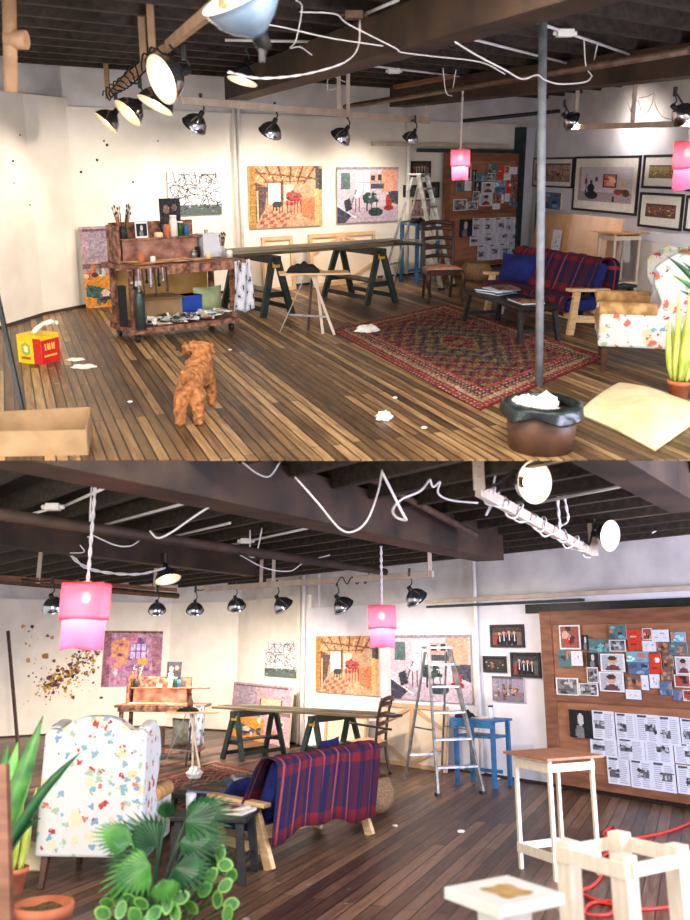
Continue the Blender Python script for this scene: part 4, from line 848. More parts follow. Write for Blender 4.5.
PAPERS = [(175,474,274,594,'dark'),(276,478,370,600,'d'),(374,488,460,600,'d'),(462,494,560,612,'d'),(562,502,652,625,'d'),(656,512,745,630,'d'),(266,598,380,672,'d'),(384,600,500,690,'d'),(502,606,622,700,'d'),(628,620,740,708,'d'),(340,678,434,795,'d'),(438,690,531,812,'d'),(533,700,632,826,'d'),(640,714,740,838,'d')]
S_ = 4.3125
sL = VR.at(546, 700, .1)[0]; sA = VR.at(530 + 270 / S_, 740, .1)[0]; sB = VR.at(530 + 630 / S_, 740, .1)[0]
BW = (sB - sA) / .56; zt = VR.at(600, 609.5, .1)[1]; zb = .06; BH = zt - zb
NORM = []
for i, (x0, y0, x1, y1, st) in enumerate(CARDS + PAPERS):
    s_, z_, w_, h_ = VR.rect(530 + x0 / S_, 600 + y0 / S_, 530 + x1 / S_, 600 + y1 / S_, .12); NORM.append(((s_ - sL) / BW, (z_ - zb) / BH, w_ / BW, h_ / BH, st, (x0 + x1) / 2, (y0 + y1) / 2))
ORD = ['first', 'second', 'third', 'fourth', 'fifth', 'sixth', 'seventh', 'eighth', 'ninth', 'tenth', 'eleventh', 'twelfth']
LOOK = dict(portrait='white bordered picture', teal='teal picture', blue='blue picture', white='mostly white', red='orange red', grey='black and white', dark='black portrait', warm='dark red picture', sky='pale blue picture', brown='brown picture')
def board(room, W, s0, bw, bh, z0, off, view, cw=None):
    cw = cw or bw
    t = thing('pinboard', room, 'large brown sliding board covered with cards and printed pages, %s view' % view, 'pinboard', W.pt(s0, z0, off), W.a)
    b = B(); b.box(.02, -.01, .02, bw - .02, .02, bh - .02); b.obj('backing_panel', M['board'], t)
    f = .22 * bw / 3.2
    for nm, a in (('stile', (0, 0, f, bh)), ('stile', (bw - f, 0, bw, bh)), ('rail', (f, 0, bw - f, f)), ('rail', (f, bh - f, bw - f, bh)), ('rail', (f, bh * .47, bw - f, bh * .47 + f * .8))):
        b = B(); b.box(a[0], -.035, a[1], a[2], .03, a[3]); b.obj(nm, M['boardf'], t, bevel=.004)
    rows = {}
    for i, c in enumerate(NORM[:len(CARDS)]): rows.setdefault(0 if c[6] < 178 and c[5] != 305 else 1 if c[6] < 238 and c[5] not in (364,) else 2 if c[6] < 325 else 3 if c[6] < 385 else 4, []).append(i)
    for k, ids in rows.items():
        for j, i in enumerate(sorted(ids, key=lambda q: NORM[q][5])):
            x, z, w_, h_, st = NORM[i][:5]
            if x + w_ > .985 * bw / cw: continue
            b = B(); W3, H3 = w_ * cw, h_ * bh; y = -.045 - .004 * (i % 4); b.box(-W3 / 2, y + .001, -H3 / 2, W3 / 2, y + .004, H3 / 2, c=(225, 225, 228)); b.pic(card_pic(st, i + 3), lambda a, q: ((a - .5) * W3, y, (q - .5) * H3))
            o = W.pt(s0 + (x + w_ / 2) * cw, z0 + (z + h_ / 2) * bh, off)
            solo(b, 'pinned_card', INK, room, '%s card, %s from left in card row %s, %s pinboard' % (LOOK[st], ORD[j], ('one', 'two', 'three', 'four', 'five')[k], view), 'card', o, W.a, 'cards pinned on the %s board' % view)
    rows = {}
    for i in range(len(CARDS), len(NORM)): rows.setdefault(0 if NORM[i][6] < 575 else 1 if NORM[i][6] < 680 else 2, []).append(i)
    for k, ids in rows.items():
        for j, i in enumerate(sorted(ids, key=lambda q: NORM[q][5])):
            x, z, w_, h_, st = NORM[i][:5]; W3, H3 = w_ * cw, h_ * bh; b = B(); y = -.04 - .003 * (i % 3)
            if x + w_ > .99 * bw / cw: w_ = .97 - x; W3 = w_ * cw
            b.box(-W3 / 2, y + .001, -H3 / 2, W3 / 2, y + .004, H3 / 2, c=(220, 222, 232)); b.pic(card_pic('dark', 9) if st == 'dark' else doc(22, 28, i, True), lambda a, q: ((a - .5) * W3, y, (q - .5) * H3))
            o = W.pt(s0 + (x + w_ / 2) * cw, z0 + (z + h_ / 2) * bh, off)
            lb_ = 'black photograph of a pale figure pinned left of the printed pages, %s view' % view if st == 'dark' else 'printed page, %s from left in page row %s, %s pinboard' % (ORD[j], ('one', 'two', 'three')[k], view)
            solo(b, 'pinned_page', INK, room, lb_, 'page', o, W.a, 'printed pages on the %s board' % view)
    return t
s, z, w_, h = WB.rect(443, 153, 517.5, 268, .1)
board(1, WB, s, w_, WB.at(480, 153, .1)[1] - .06, .06, .1, 'upper')
# --- canvases and boards on the floor against the walls
def stretcher(room, W, r, label, off, tilt, raw='rawcanvas', brace=True, x2=False):
    s, z, w_, h = r; t = thing('stretched_canvas', room, label, 'canvas', W.pt(s + w_ / 2, .0, off), W.a, 'blank canvases leaning on the wall', rx=tilt); f = .06
    b = B(); b.box(-w_ / 2, .0, 0, w_ / 2, .02, h); b.obj('canvas_back', M[raw], t)
    for a in ((-w_ / 2, 0, w_ / 2, f), (-w_ / 2, h - f, w_ / 2, h), (-w_ / 2, f, -w_ / 2 + f, h - f), (w_ / 2 - f, f, w_ / 2, h - f)) + (((-f / 2, f, f / 2, h - f),) if brace else ()): b = B(); b.box(a[0], -.025, a[1], a[2], 0, a[3]); b.obj('stretcher_bar', M['stretcher'], t, bevel=.003)
    if x2:
        for sx in (-1, 1):
            for sz in (0, 1): b = B(); b.bar((sx * .02, -.012, h * (1 - sz * 1) + (-.08 if not sz else .08)), (sx * (w_ / 2 - .05), -.012, h * .5), .02, .05, up=(0, 0, 1)) if False else B(); c = B(); c.bar((sx * .03, -.014, h - .05 if sz else .05), (sx * (w_ / 2 - .04), -.014, h * (.62 if sz else .38)), .05, .02, up=(0, 1, 0)); c.obj('corner_brace', M['stretcher'], t)
    return t
stretcher(1, WB, WB.rect(313, 230, 379, 282, .35), 'large bare canvas showing its stretcher bars, leaning behind the planks, upper view', .3, -.1, x2=True)
stretcher(1, WB, WB.rect(268, 233, 299, 288, .4), 'narrow bare canvas leaning left of the large one, upper view', .3, -.1, brace=False)
s, z, w_, h = WR.rect(530, 213, 590, 270, .5)
b = B(); b.box(0, -.02, 0, 2.0, .0, 1.02); solo(b, 'plywood_sheet', M['ply'], 1, 'wide plywood sheet leaning behind the sofa, upper view', 'board', WR.pt(.9, 0, .42), WR.a, rx=-.12, group=None)
b = B(); b.box(0, -.02, 0, 1.5, .0, 1.04); solo(b, 'pink_board', mat('pinkish_board', (206, 164, 136), (220, 182, 156), 3, .7), 1, 'pinkish board leaning beside the plywood sheet behind the tall stand, upper view', 'board', WR.pt(2.2, 0, .46), WR.a, rx=-.12)
b = B(); b.box(-.15, 0, 0, .15, .004, .34, c=(200, 176, 176)); b.pic(card_pic('white', 8), lambda a, q: ((a - .5) * .3, -.002, q * .34)); q_ = Y(1, 561, 257, 13.4); solo(b, 'pale_print', INK, 1, 'pale pinkish print pinned on the plywood behind the sofa, upper view', 'print', WR.pt(1.85, .42, .5 - .05), WR.a, rx=-.12)
b = B(); b.box(0, -.02, 0, 1.4, 0, .72); solo(b, 'white_sheet', M['white'], 1, 'low white panel leaning against the right wall behind the tall stand, upper view', 'panel', WR.pt(3.7, .01, .1), WR.a, rx=-.05)
# --- trestle table
tr1 = P(1, 257, 311); tr2 = P(1, 359, 299.5)
dpl = (tr2 - tr1).normalized(); apl = math.atan2(dpl.y, dpl.x)
sawhorse(1, tr1, apl, 'dark green sawhorse beside the workbench under the planks, upper view', L=1.0, h=.74, sp=.42)
sawhorse(1, tr2, apl, 'dark green sawhorse nearer the ladder under the planks, upper view', L=1.0, h=.74, sp=.5)
for i, (o_, a_, c_, lb_) in enumerate([(-.28, -.75, 2.35, 'nearest'), (-.03, -.95, 2.2, 'middle'), (.22, -.6, 2.45, 'farthest')]):
    b = B(); b.box(a_, o_ - .11, 0, c_, o_ + .11, .035); solo(b, 'wooden_plank', M['green'] if i == 1 else mat('grey_brown_plank', (84, 74, 54), (112, 98, 74), 4, .6, stretch=(1, 8, 1)), 1, '%s of the three long dark planks across the sawhorses, upper view' % lb_, 'plank', tr1 + V((0, 0, .745)), apl + [.0, .012, -.01][i], 'planks on the sawhorses, upper view', bevel=.004)
b = B(); p = Y(1, 395, 243.5, 11.6); q = Y(1, 445, 246, 12.2); b.bar((0, 0, 0), q - p, .04, .03); solo(b, 'thin_batten', M['green'], 1, 'thin dark batten sticking out past the ladder from the planks, upper view', 'batten', p)
# --- ladder, blue table
lp = P(1, 417, 286); ladder(1, lp, R(62), 'paint spattered aluminium stepladder left of the pinboard, upper view', h=1.66, w_=.5, dep=1.0)
def blue_table(room, loc, rz, view, h=.92, w_=.5, d=.42):
    t = thing('blue_table', room, 'tall blue painted side table by the wall, %s view' % view, 'side table', loc, rz)
    b = B(); b.box(-w_ / 2 - .02, -d / 2 - .02, h - .03, w_ / 2 + .02, d / 2 + .02, h); b.obj('tabletop', M['blue'], t, bevel=.004)
    for x in (-1, 1):
        for y in (-1, 1): b = B(); b.box(x * (w_ / 2 - .03) - .025, y * (d / 2 - .03) - .025, 0, x * (w_ / 2 - .03) + .025, y * (d / 2 - .03) + .025, h - .03); b.obj('leg', M['blue'], t, bevel=.003)
    for z in (.16, .58):
        b = B(); b.box(-w_ / 2 + .03, -d / 2 + .02, z, w_ / 2 - .03, d / 2 - .02, z + .025) if z > .5 else b.box(-w_ / 2 + .03, -.02, z, w_ / 2 - .03, .02, z + .04); b.obj('shelf' if z > .5 else 'cross_rail', M['blue'], t)
    b = B(); b.box(-w_ / 2 - .03, -d / 2 - .03, h - .1, w_ / 2 + .03, -d / 2 - .02, h - .03); b.obj('apron', M['blue'], t)
    return t
bt = P(1, 419, 281); blue_table(1, bt, WB.a, 'upper', h=.92)
def black_cloth(room, loc, sx, sy, sz, label, seed=2):
    b = B(); b.sheet(lambda u, v: (sx * (u - .5) * (1 + .1 * math.sin(v * 9)), sy * (v - .5), sz * (math.sin(math.pi * u) * math.sin(math.pi * v)) ** .4 * (1 + .35 * math.sin(u * 13 + seed) * math.cos(v * 7)) + .001), 20, 14); return solo(b, 'black_cloth', M['dark'], room, label, 'cloth', loc, solid=.006)
black_cloth(1, bt + V((-.05, -.02, .921)), .3, .24, .07, 'crumpled black cloth on the blue table by the ladder, upper view')
# --- folding stool with cloth
sp_ = P(1, 312, 331)
def fold_stool(room, loc, rz, view, h=.64):
    t = thing('folding_stool', room, 'folding stool with a thin pointed board seat and splayed legs, %s view' % view, 'stool', loc, rz)
    b = B(); b.prism([(-.36, 0), (.42, 0), (.42, .022), (-.36, .022)], -.13, .13, M=Matrix.Translation((0, 0, h))); b.obj('seat_board', M['pine'], t, bevel=.006)
    for a, c, mt_ in (((.02, .1, h), (-.04, .05, 0), 'brown'), ((.05, .0, h), (.1, -.2, 0), 'batten'), ((.0, .0, h), (.22, -.28, 0), 'batten'), ((-.06, 0, h), (-.36, .0, 0), 'steel')): b = B(); b.bar(a, c, .03 if mt_ != 'steel' else .012, .03 if mt_ != 'steel' else .012, up=(0, 1, 0)); b.obj('leg', M[mt_], t, bevel=.003)
    b = B(); b.bar((-.25, 0, h * .3), (.16, -.2, h * .3), .012, .02); b.obj('leg_brace', M['steel'], t)
    return t
fold_stool(1, sp_, R(8), 'upper')
black_cloth(1, sp_ + V((-.09, 0, .663)), .34, .2, .09, 'crumpled black cloth on the folding stool, upper view', 4)
# --- dining chair
ladderback(1, P(1, 441, 300), R(8), 'dark ladder back dining chair with a pink seat, upper view', s=.98)
# --- rug
def rug_pic(w_, h, seed):
    p = Pic(w_, h, (104, 34, 34), seed); r = p.r; N_ = (30, 30, 44); C_ = (150, 124, 94); O_ = (112, 94, 56); T = (84, 96, 84)
    ax_, ay = w_, h; X = np.minimum(np.arange(w_), np.arange(w_)[::-1])[None, :].repeat(h, 0) / (h * .5); Yd = np.minimum(np.arange(h), np.arange(h)[::-1])[:, None].repeat(w_, 1) / (h * .5); D = np.minimum(X, Yd)
    fx = np.abs(p.xx - .5) * w_ / h; fy = np.abs(p.yy - .5)
    n = r.rand(h, w_)
    n = np.maximum(n, 0); k = (np.sin(fx * 95) * np.sin(fy * 95) + .7 * np.sin(fx * 47 + fy * 60) + .6 * np.cos(fx * 70 - fy * 33))
    A = p.a; f = (k > .75); A[f] = O_; A[(k < -.95)] = N_; A[(k > .35) & (k < .5)] = O_; A[(np.abs(k) < .07)] = T
    med = (fx / .52) + (fy / .3) ; A[(med < 1) & (k < .3) & (k > -.8)] = (70, 60, 56); A[(med < 1) & (k > .6)] = O_; A[(med < .4) & (np.abs(k) < .6)] = (120, 36, 38); A[np.abs(med - .4) < .03] = O_
    cor = (.72 - fx) / .5 + (.42 - fy) / .3; A[(cor < .55) & (k < .4)] = (128, 104, 60); A[np.abs(cor - .55) < .05] = N_
    b1 = D < .3; A[b1] = N_; s_ = np.sin((p.xx * w_ + p.yy * h) * .9) * np.sin((p.xx * w_ - p.yy * h) * .9); A[b1 & (s_ > .2) & (D > .12)] = C_; A[b1 & (s_ < -.35) & (D > .12)] = (140, 44, 42)
    A[np.abs(D - .3) < .02] = (160, 60, 56); A[np.abs(D - .12) < .02] = C_; A[(D < .1)] = (116, 30, 36); A[(D < .1) & (s_ > .45)] = (160, 120, 96)
    return p.noise(20).noise(8, 2).a
def rug(room, A_, B_, C2, label, seed=2):
    A_, B_, C2 = V(A_), V(B_), V(C2); e1, e2 = B_ - A_, C2 - A_; b = B()
    b.pic(rug_pic(200, 130, seed), lambda a, q: tuple(e1 * a + e2 * q + V((0, 0, .014 + .003 * math.sin(a * 40) * math.sin(q * 22)))))
    i = b.vs([(0, 0, .001), e1 + V((0, 0, .001)), e1 + e2 + V((0, 0, .001)), e2 + V((0, 0, .001)), (0, 0, .014), e1 + V((0, 0, .014)), e1 + e2 + V((0, 0, .014)), e2 + V((0, 0, .014))])
    for k in range(4): b.face((i + k, i + (k + 1) % 4, i + 4 + (k + 1) % 4, i + 4 + k), 0, (96, 28, 32))
    return solo(b, 'persian_rug', CLOTH, room, label, 'rug', A_)
rug(1, P(1, 332, 331), P(1, 480, 411), P(1, 446, 305), 'large patterned red and navy rug on the floorboards, upper view')
# --- seating group
L1, D1 = 1.7, .58
sr = R(-66); ff = P(1, 571, 335); fd = V((math.cos(sr), math.sin(sr), 0)); bk = V((-math.sin(sr), math.cos(sr), 0)); sc_ = ff - fd * (L1 / 2 - .03) + bk * (D1 / 2 - .06)
sofa(1, sc_, sr, 'pine framed two seat sofa under a tartan blanket, upper view', L1, D1, .75, .34, .5)
blanket(1, sc_, sr, 'red and navy tartan blanket spread over the sofa, upper view', L1, D1, .75, .34, -L1 / 2 + .02, L1 / 2 - .04, wob=.03, kk=6)
pillow(1, Matrix.Translation(sc_ - fd * .5 - bk * .05 + V((0, 0, .58))) @ Matrix.Rotation(sr + .45, 4, 'Z') @ Matrix.Rotation(-.3, 4, 'X'), .48, .36, .18, 'royal blue pillow on the far end of the sofa, upper view', M['bluefab'])
b = B(); b.lathe([(.001, 0), (.17, 0), (.24, .1), (.25, .18), (.2, .28), (.17, .3), (.19, .18), (.001, .1)], 24); solo(b, 'wicker_basket', M['wicker'], 1, 'round wicker basket on the floor behind the coffee table, upper view', 'basket', P(1, 476, 280))
cl = P(1, 520, 344); cl2 = P(1, 462, 322); cd = (cl - cl2).normalized(); ca = math.atan2(cd.y, cd.x); cn = V((-cd.y, cd.x, 0)); cc = (cl + cl2) / 2 + cn * .24
CTL = (cl - cl2).length
low_table(1, cc, ca, 'low black coffee table on the rug holding magazines, upper view', L=CTL, D=.5, h=.38, splay=.05)
for i, (x, y, rz_, c_, st, lb_) in enumerate([(-.35, 0, .3, (226, 228, 234), 'sky', 'bottom'), (-.3, .03, .0, (60, 90, 130), 'white', 'second'), (-.33, -.02, .5, (230, 230, 236), 'blue', 'third'), (-.28, .04, .2, (200, 204, 214), 'white', 'fourth'), (-.26, .08, -.2, (90, 80, 76), 'brown', 'topmost')]):
    p = cc + cd * x + cn * y + V((0, 0, .381 + i * .016)); magazine(1, p, ca + 1.57 + rz_, '%s magazine of the pile on the coffee table, upper view' % lb_, seedv=i, style=st, c=c_, group='magazines piled on the upper coffee table', th=.014, w_=.26, h=.36)
magazine(1, cc + cd * .35 + V((0, 0, .381)), ca + 1.5, 'dark covered magazine lying alone on the coffee table, upper view', c=(230, 230, 234), style='brown', seedv=7, w_=.26, h=.36)
b = B(); b.lathe([(.001, 0), (.03, 0), (.038, .1), (.036, .1), (.028, .004), (.001, .004)], 16); solo(b, 'white_cup', M['white'], 1, 'small white cup on the rug under the coffee table, upper view', 'cup', P(1, 501, 315) + V((0, 0, .016)))
st_ = P(1, 605, 322); low_table(1, st_, R(-60), 'small black side table between the sofa and the armchair, upper view', L=.5, D=.42, h=.46, splay=.02, name='side_table', cat='side table')
magazine(1, st_ + V((0, 0, .461)), R(-40), 'white magazine on the black side table, upper view', c=(220, 220, 214), style='white', seedv=3)
magazine(1, st_ + V((.03, .02, .474)), R(-75), 'brown magazine topmost on the black side table, upper view', c=(190, 170, 140), style='brown', seedv=5, w_=.2, h=.26)
stand(1, P(1, 615, 290), WR.a + math.pi, 'tall thin legged stand with a plywood top behind the sofa, upper view', L=.42, D=.4, h=.86, leg=.016, over=.1, low=.12)
ar = R(-104); ap = P(1, 603, 371.5); an = V((math.sin(ar), -math.cos(ar), 0)); as_ = V((math.cos(ar), math.sin(ar), 0)); AW, AD = .84, .9
acn = ap - an * (AD / 2 - .07) - as_ * (AW / 2 - .07)
wing_chair(1, acn, ar, 'cream wing armchair with red and blue flowers seen from its side, upper view', AW, AD, 1.12, .24)
# --- plants at the right
snake_plant(1, P(1, 678, 398), 'potted snake plant with yellow green leaves beside the armchair, upper view', r=.095, h=.15, lh=.74, n=10, seedv=3)
t = thing('palm_plant', 1, 'palm with long green leaves reaching in at the right edge, upper view', 'plant', P(1, 735, 400)); o = P(1, 735, 400)
b = B(); pot(b, .16, .24); b.obj('pot', M['terra'], t)
for i, (u, v) in enumerate([(667, 256), (673, 275), (683, 262), (680, 290), (684, 312), (690, 240), (700, 250)]):
    q = Y(1, u, v, o.y - .05 + .06 * i) - o; b = B(); blade(b, (0, 0, .2), q, .032, (.05, 0, .12), n=10, mid=.6); b.obj('leaf', M['leaf' if i % 2 else 'leafdk'], t, solid=.003)
# --- foreground right: floor cushion, bin
p = [P(1, u, v) for u, v in ((577, 414), (655, 452), (712, 412), (618, 384))]; o = sum(p, V()) / 4
b = B()
def cf(top):
    def fn(s, q):
        k = p[0] * (1 - s) * (1 - q) + p[1] * s * (1 - q) + p[2] * s * q + p[3] * (1 - s) * q - o; e = (math.sin(math.pi * s) * math.sin(math.pi * q)) ** .35
        k = k * (1 - .05 * (1 - abs(2 * s - 1)) * (1 if abs(2 * q - 1) > .9 else 0)); return (k.x, k.y, (.012 + .1 * e + .008 * math.sin(s * 9 + q * 5) * e) if top else .003)
    return fn
b.sheet(cf(1), 24, 24); b.sheet(cf(0), 24, 24)
solo(b, 'floor_cushion', M['cushion'], 1, 'cream square cushion lying flat on the floor beside the bin, upper view', 'cushion', o)
bp_ = P(1, 540, 447); bz = Y(1, 540, 403, bp_.y).z; BR = .255
t = thing('waste_bin', 1, 'brown waste bin lined with a black bag full of paper, upper view', 'bin', bp_)
b = B(); b.lathe([(.001, .0), (BR * .82, 0), (BR * .93, bz), (BR * .9, bz), (BR * .78, .01), (.001, .01)], 32); b.obj('bin_body', mat('brown_plastic', (84, 56, 42), (106, 74, 56), 6, .5), t)
b = B(); b.sheet(lambda s, q: ((BR * (1.0 + .06 * math.sin(s * 44) * q + .03 * q) - (.05 if q < .15 else 0)) * math.cos(2 * math.pi * s), (BR * (1.0 + .06 * math.sin(s * 44) * q + .03 * q) - (.05 if q < .15 else 0)) * math.sin(2 * math.pi * s), bz + .015 - .1 * max(0, q - .15) * (1 + .3 * math.sin(s * 25)) - (.06 if q < .05 else 0)), 90, 8); b.obj('bag_rim', M['liner'], t, solid=.004)
for i, (dx, dy, r) in enumerate([(-.1, .0, .1), (-.03, -.08, .09), (.03, .05, .1), (.11, -.02, .06), (-.04, .09, .08), (.1, .09, .06)]):
    crumple(1, bp_ + V((dx, dy, bz - .11 + (.02 if i < 3 else -.02))), r, 'crumpled white paper among others inside the waste bin, upper view', i + 2, group='papers in the waste bin', flat=.9)
# --- scraps, tissue box, cardboard box
crumple(1, P(1, 367, 333) + V((0, 0, .018)), .13, 'crumpled pale paper on the far corner of the rug, upper view', 5, flat=.35)
crumple(1, P(1, 384, 419), .07, 'crumpled white paper on the bare boards left of the bin, upper view', 8, flat=.5)
crumple(1, P(1, 76, 360), .08, 'torn tissue on the floor, rear one beside the tissue box, upper view', 9, flat=.12)
crumple(1, P(1, 84, 367), .11, 'torn tissue on the floor, front one beside the tissue box, upper view', 12, flat=.08)
for u, v in ((130, 402), (424, 428), (395, 398), (230, 350)): crumple(1, P(1, u, v), .02, 'tiny paper fleck on the bare floorboards of the upper view', u, group='tiny paper flecks, upper view', flat=.3)
tp = P(1, 40, 361); t = thing('tissue_box', 1, 'yellow and red tissue box with a tissue pulled out, upper view', 'tissue box', tp, R(-24)); w2, d2, h2 = .145, .12, .27
im = Pic(30, 30, (228, 196, 30), 3); im.rect(0, .0, 1, .18, (224, 190, 40)); im.ell(.35, .5, .2, .22, (150, 170, 70)); im.ell(.35, .5, .1, .12, (240, 230, 190)); im.rect(.15, .78, .55, .88, (190, 80, 40)); im.rect(.66, .1, 1, 1, (196, 40, 36)); im.noise(8)
im2 = Pic(30, 30, (196, 34, 36), 4); im2.rect(0, 0, 1, .16, (228, 190, 40)); [im2.rect(.2 + .12 * i, .3, .27 + .12 * i, .52, (236, 200, 90)) for i in range(5)]; im2.rect(.15, .7, .85, .76, (230, 180, 60)); im2.noise(6)
b = B(); b.box(-w2, -d2, 0, w2, d2, h2, c=(224, 188, 40)); b.pic(im.a, lambda a, q: ((a * 2 - 1) * w2, -d2 - .001, q * h2)); b.pic(im2.a, lambda a, q: (w2 + .001, (a * 2 - 1) * d2, q * h2))
b.obj('carton', INK, t)
b = B(); b.sheet(lambda s, q: (-.04 + .26 * q + .02 * math.sin(s * 9), (s - .5) * .1 * (1 - .3 * q), h2 - .01 + .13 * math.sin(q * 1.9) + .02 * math.sin(s * 14 + q * 6)), 14, 14); b.obj('tissue', M['paper'], t, solid=.003)
p = [P(1, u, v) for u, v in ((-30, 457), (88, 455), (92, 430), (-30, 437))]; hb = .17
t = thing('cardboard_box', 1, 'open pale cardboard box cut off at the near left corner, upper view', 'box', p[0])
q_ = [k - p[0] for k in p]
for i in range(4):
    a, c = q_[i], q_[(i + 1) % 4]; b = B(); b.bar(a + V((0, 0, hb / 2)), c + V((0, 0, hb / 2)), .008, hb); b.obj('side_panel', M['card'], t)
b = B(); i = b.vs([k + V((0, 0, .004)) for k in q_]); b.face((i, i + 1, i + 2, i + 3)); b.obj('base_panel', M['card'], t)
# --- dog
def dog():
    import bmesh
    o0 = P(1, 190, 428); pts = {}; V_, E_, R_ = [], [], []
    def add(p, r, par=None): V_.append(p); R_.append(r); (E_.append((par, len(V_) - 1)) if par is not None else None); return len(V_) - 1
    hip = add((.0, .1, .27), .088); mid = add((.04, .25, .29), .085, hip); sh = add((.085, .38, .31), .09, mid); nk = add((.09, .42, .4), .072, sh); hd = add((.07, .43, .485), .09, nk); sn = add((.02, .405, .465), .045, hd); add((-.035, .385, .45), .03, sn)
    for sx in (-1, 1):
        k = add((sx * .058, .1, .17), .055, hip); k2 = add((sx * .06, .05, .09), .04, k); k3 = add((sx * .062, .05, .03), .036, k2); add((sx * .062, .015, .02), .03, k3)
        k = add((.085 + sx * .06, .39, .2), .045, sh); k2 = add((.085 + sx * .062, .39, .09), .034, k); k3 = add((.085 + sx * .062, .385, .025), .034, k2)
        e = add((.075 + sx * .075 - .0, .44 - .0 + sx * .0, .46), .03, hd); add((.075 + sx * .085, .44, .39), .034, e)
    tl = add((-.01, .03, .33), .03, hip); add((-.02, .0, .39), .038, tl)
    me = bpy.data.meshes.new('poodle'); me.from_pydata(V_, E_, []); o = bpy.data.objects.new('poodle', me); col.objects.link(o); me.materials.append(M['fur'])
    m = o.modifiers.new('skin', 'SKIN'); m.use_smooth_shade = True
    for i, r in enumerate(R_): me.skin_vertices[0].data[i].radius = (r, r)
    me.skin_vertices[0].data[0].use_root = True
    s = o.modifiers.new('sub', 'SUBSURF'); s.levels = s.render_levels = 3
    tx = bpy.data.textures.new('curls', 'CLOUDS'); tx.noise_scale = .035; d = o.modifiers.new('curls', 'DISPLACE'); d.texture = tx; d.strength = .035; d.mid_level = .5; d.texture_coords = 'LOCAL'
    o.matrix_world = mtx(1, o0, R(9)) @ Matrix.Scale(1.08, 4)
    tag(o, 'curly apricot poodle standing with its back to the viewer, upper view', 'dog')
    b = B(); b.ball((-.068, .376, .455), .013, seg=10); n = b.obj('nose', M['black'], o)
    b = B(); b.ball((.005, .368, .5), .009, seg=8); b.ball((.03, .455, .505), .009, seg=8); b.obj('eye', M['black'], o)
dog()
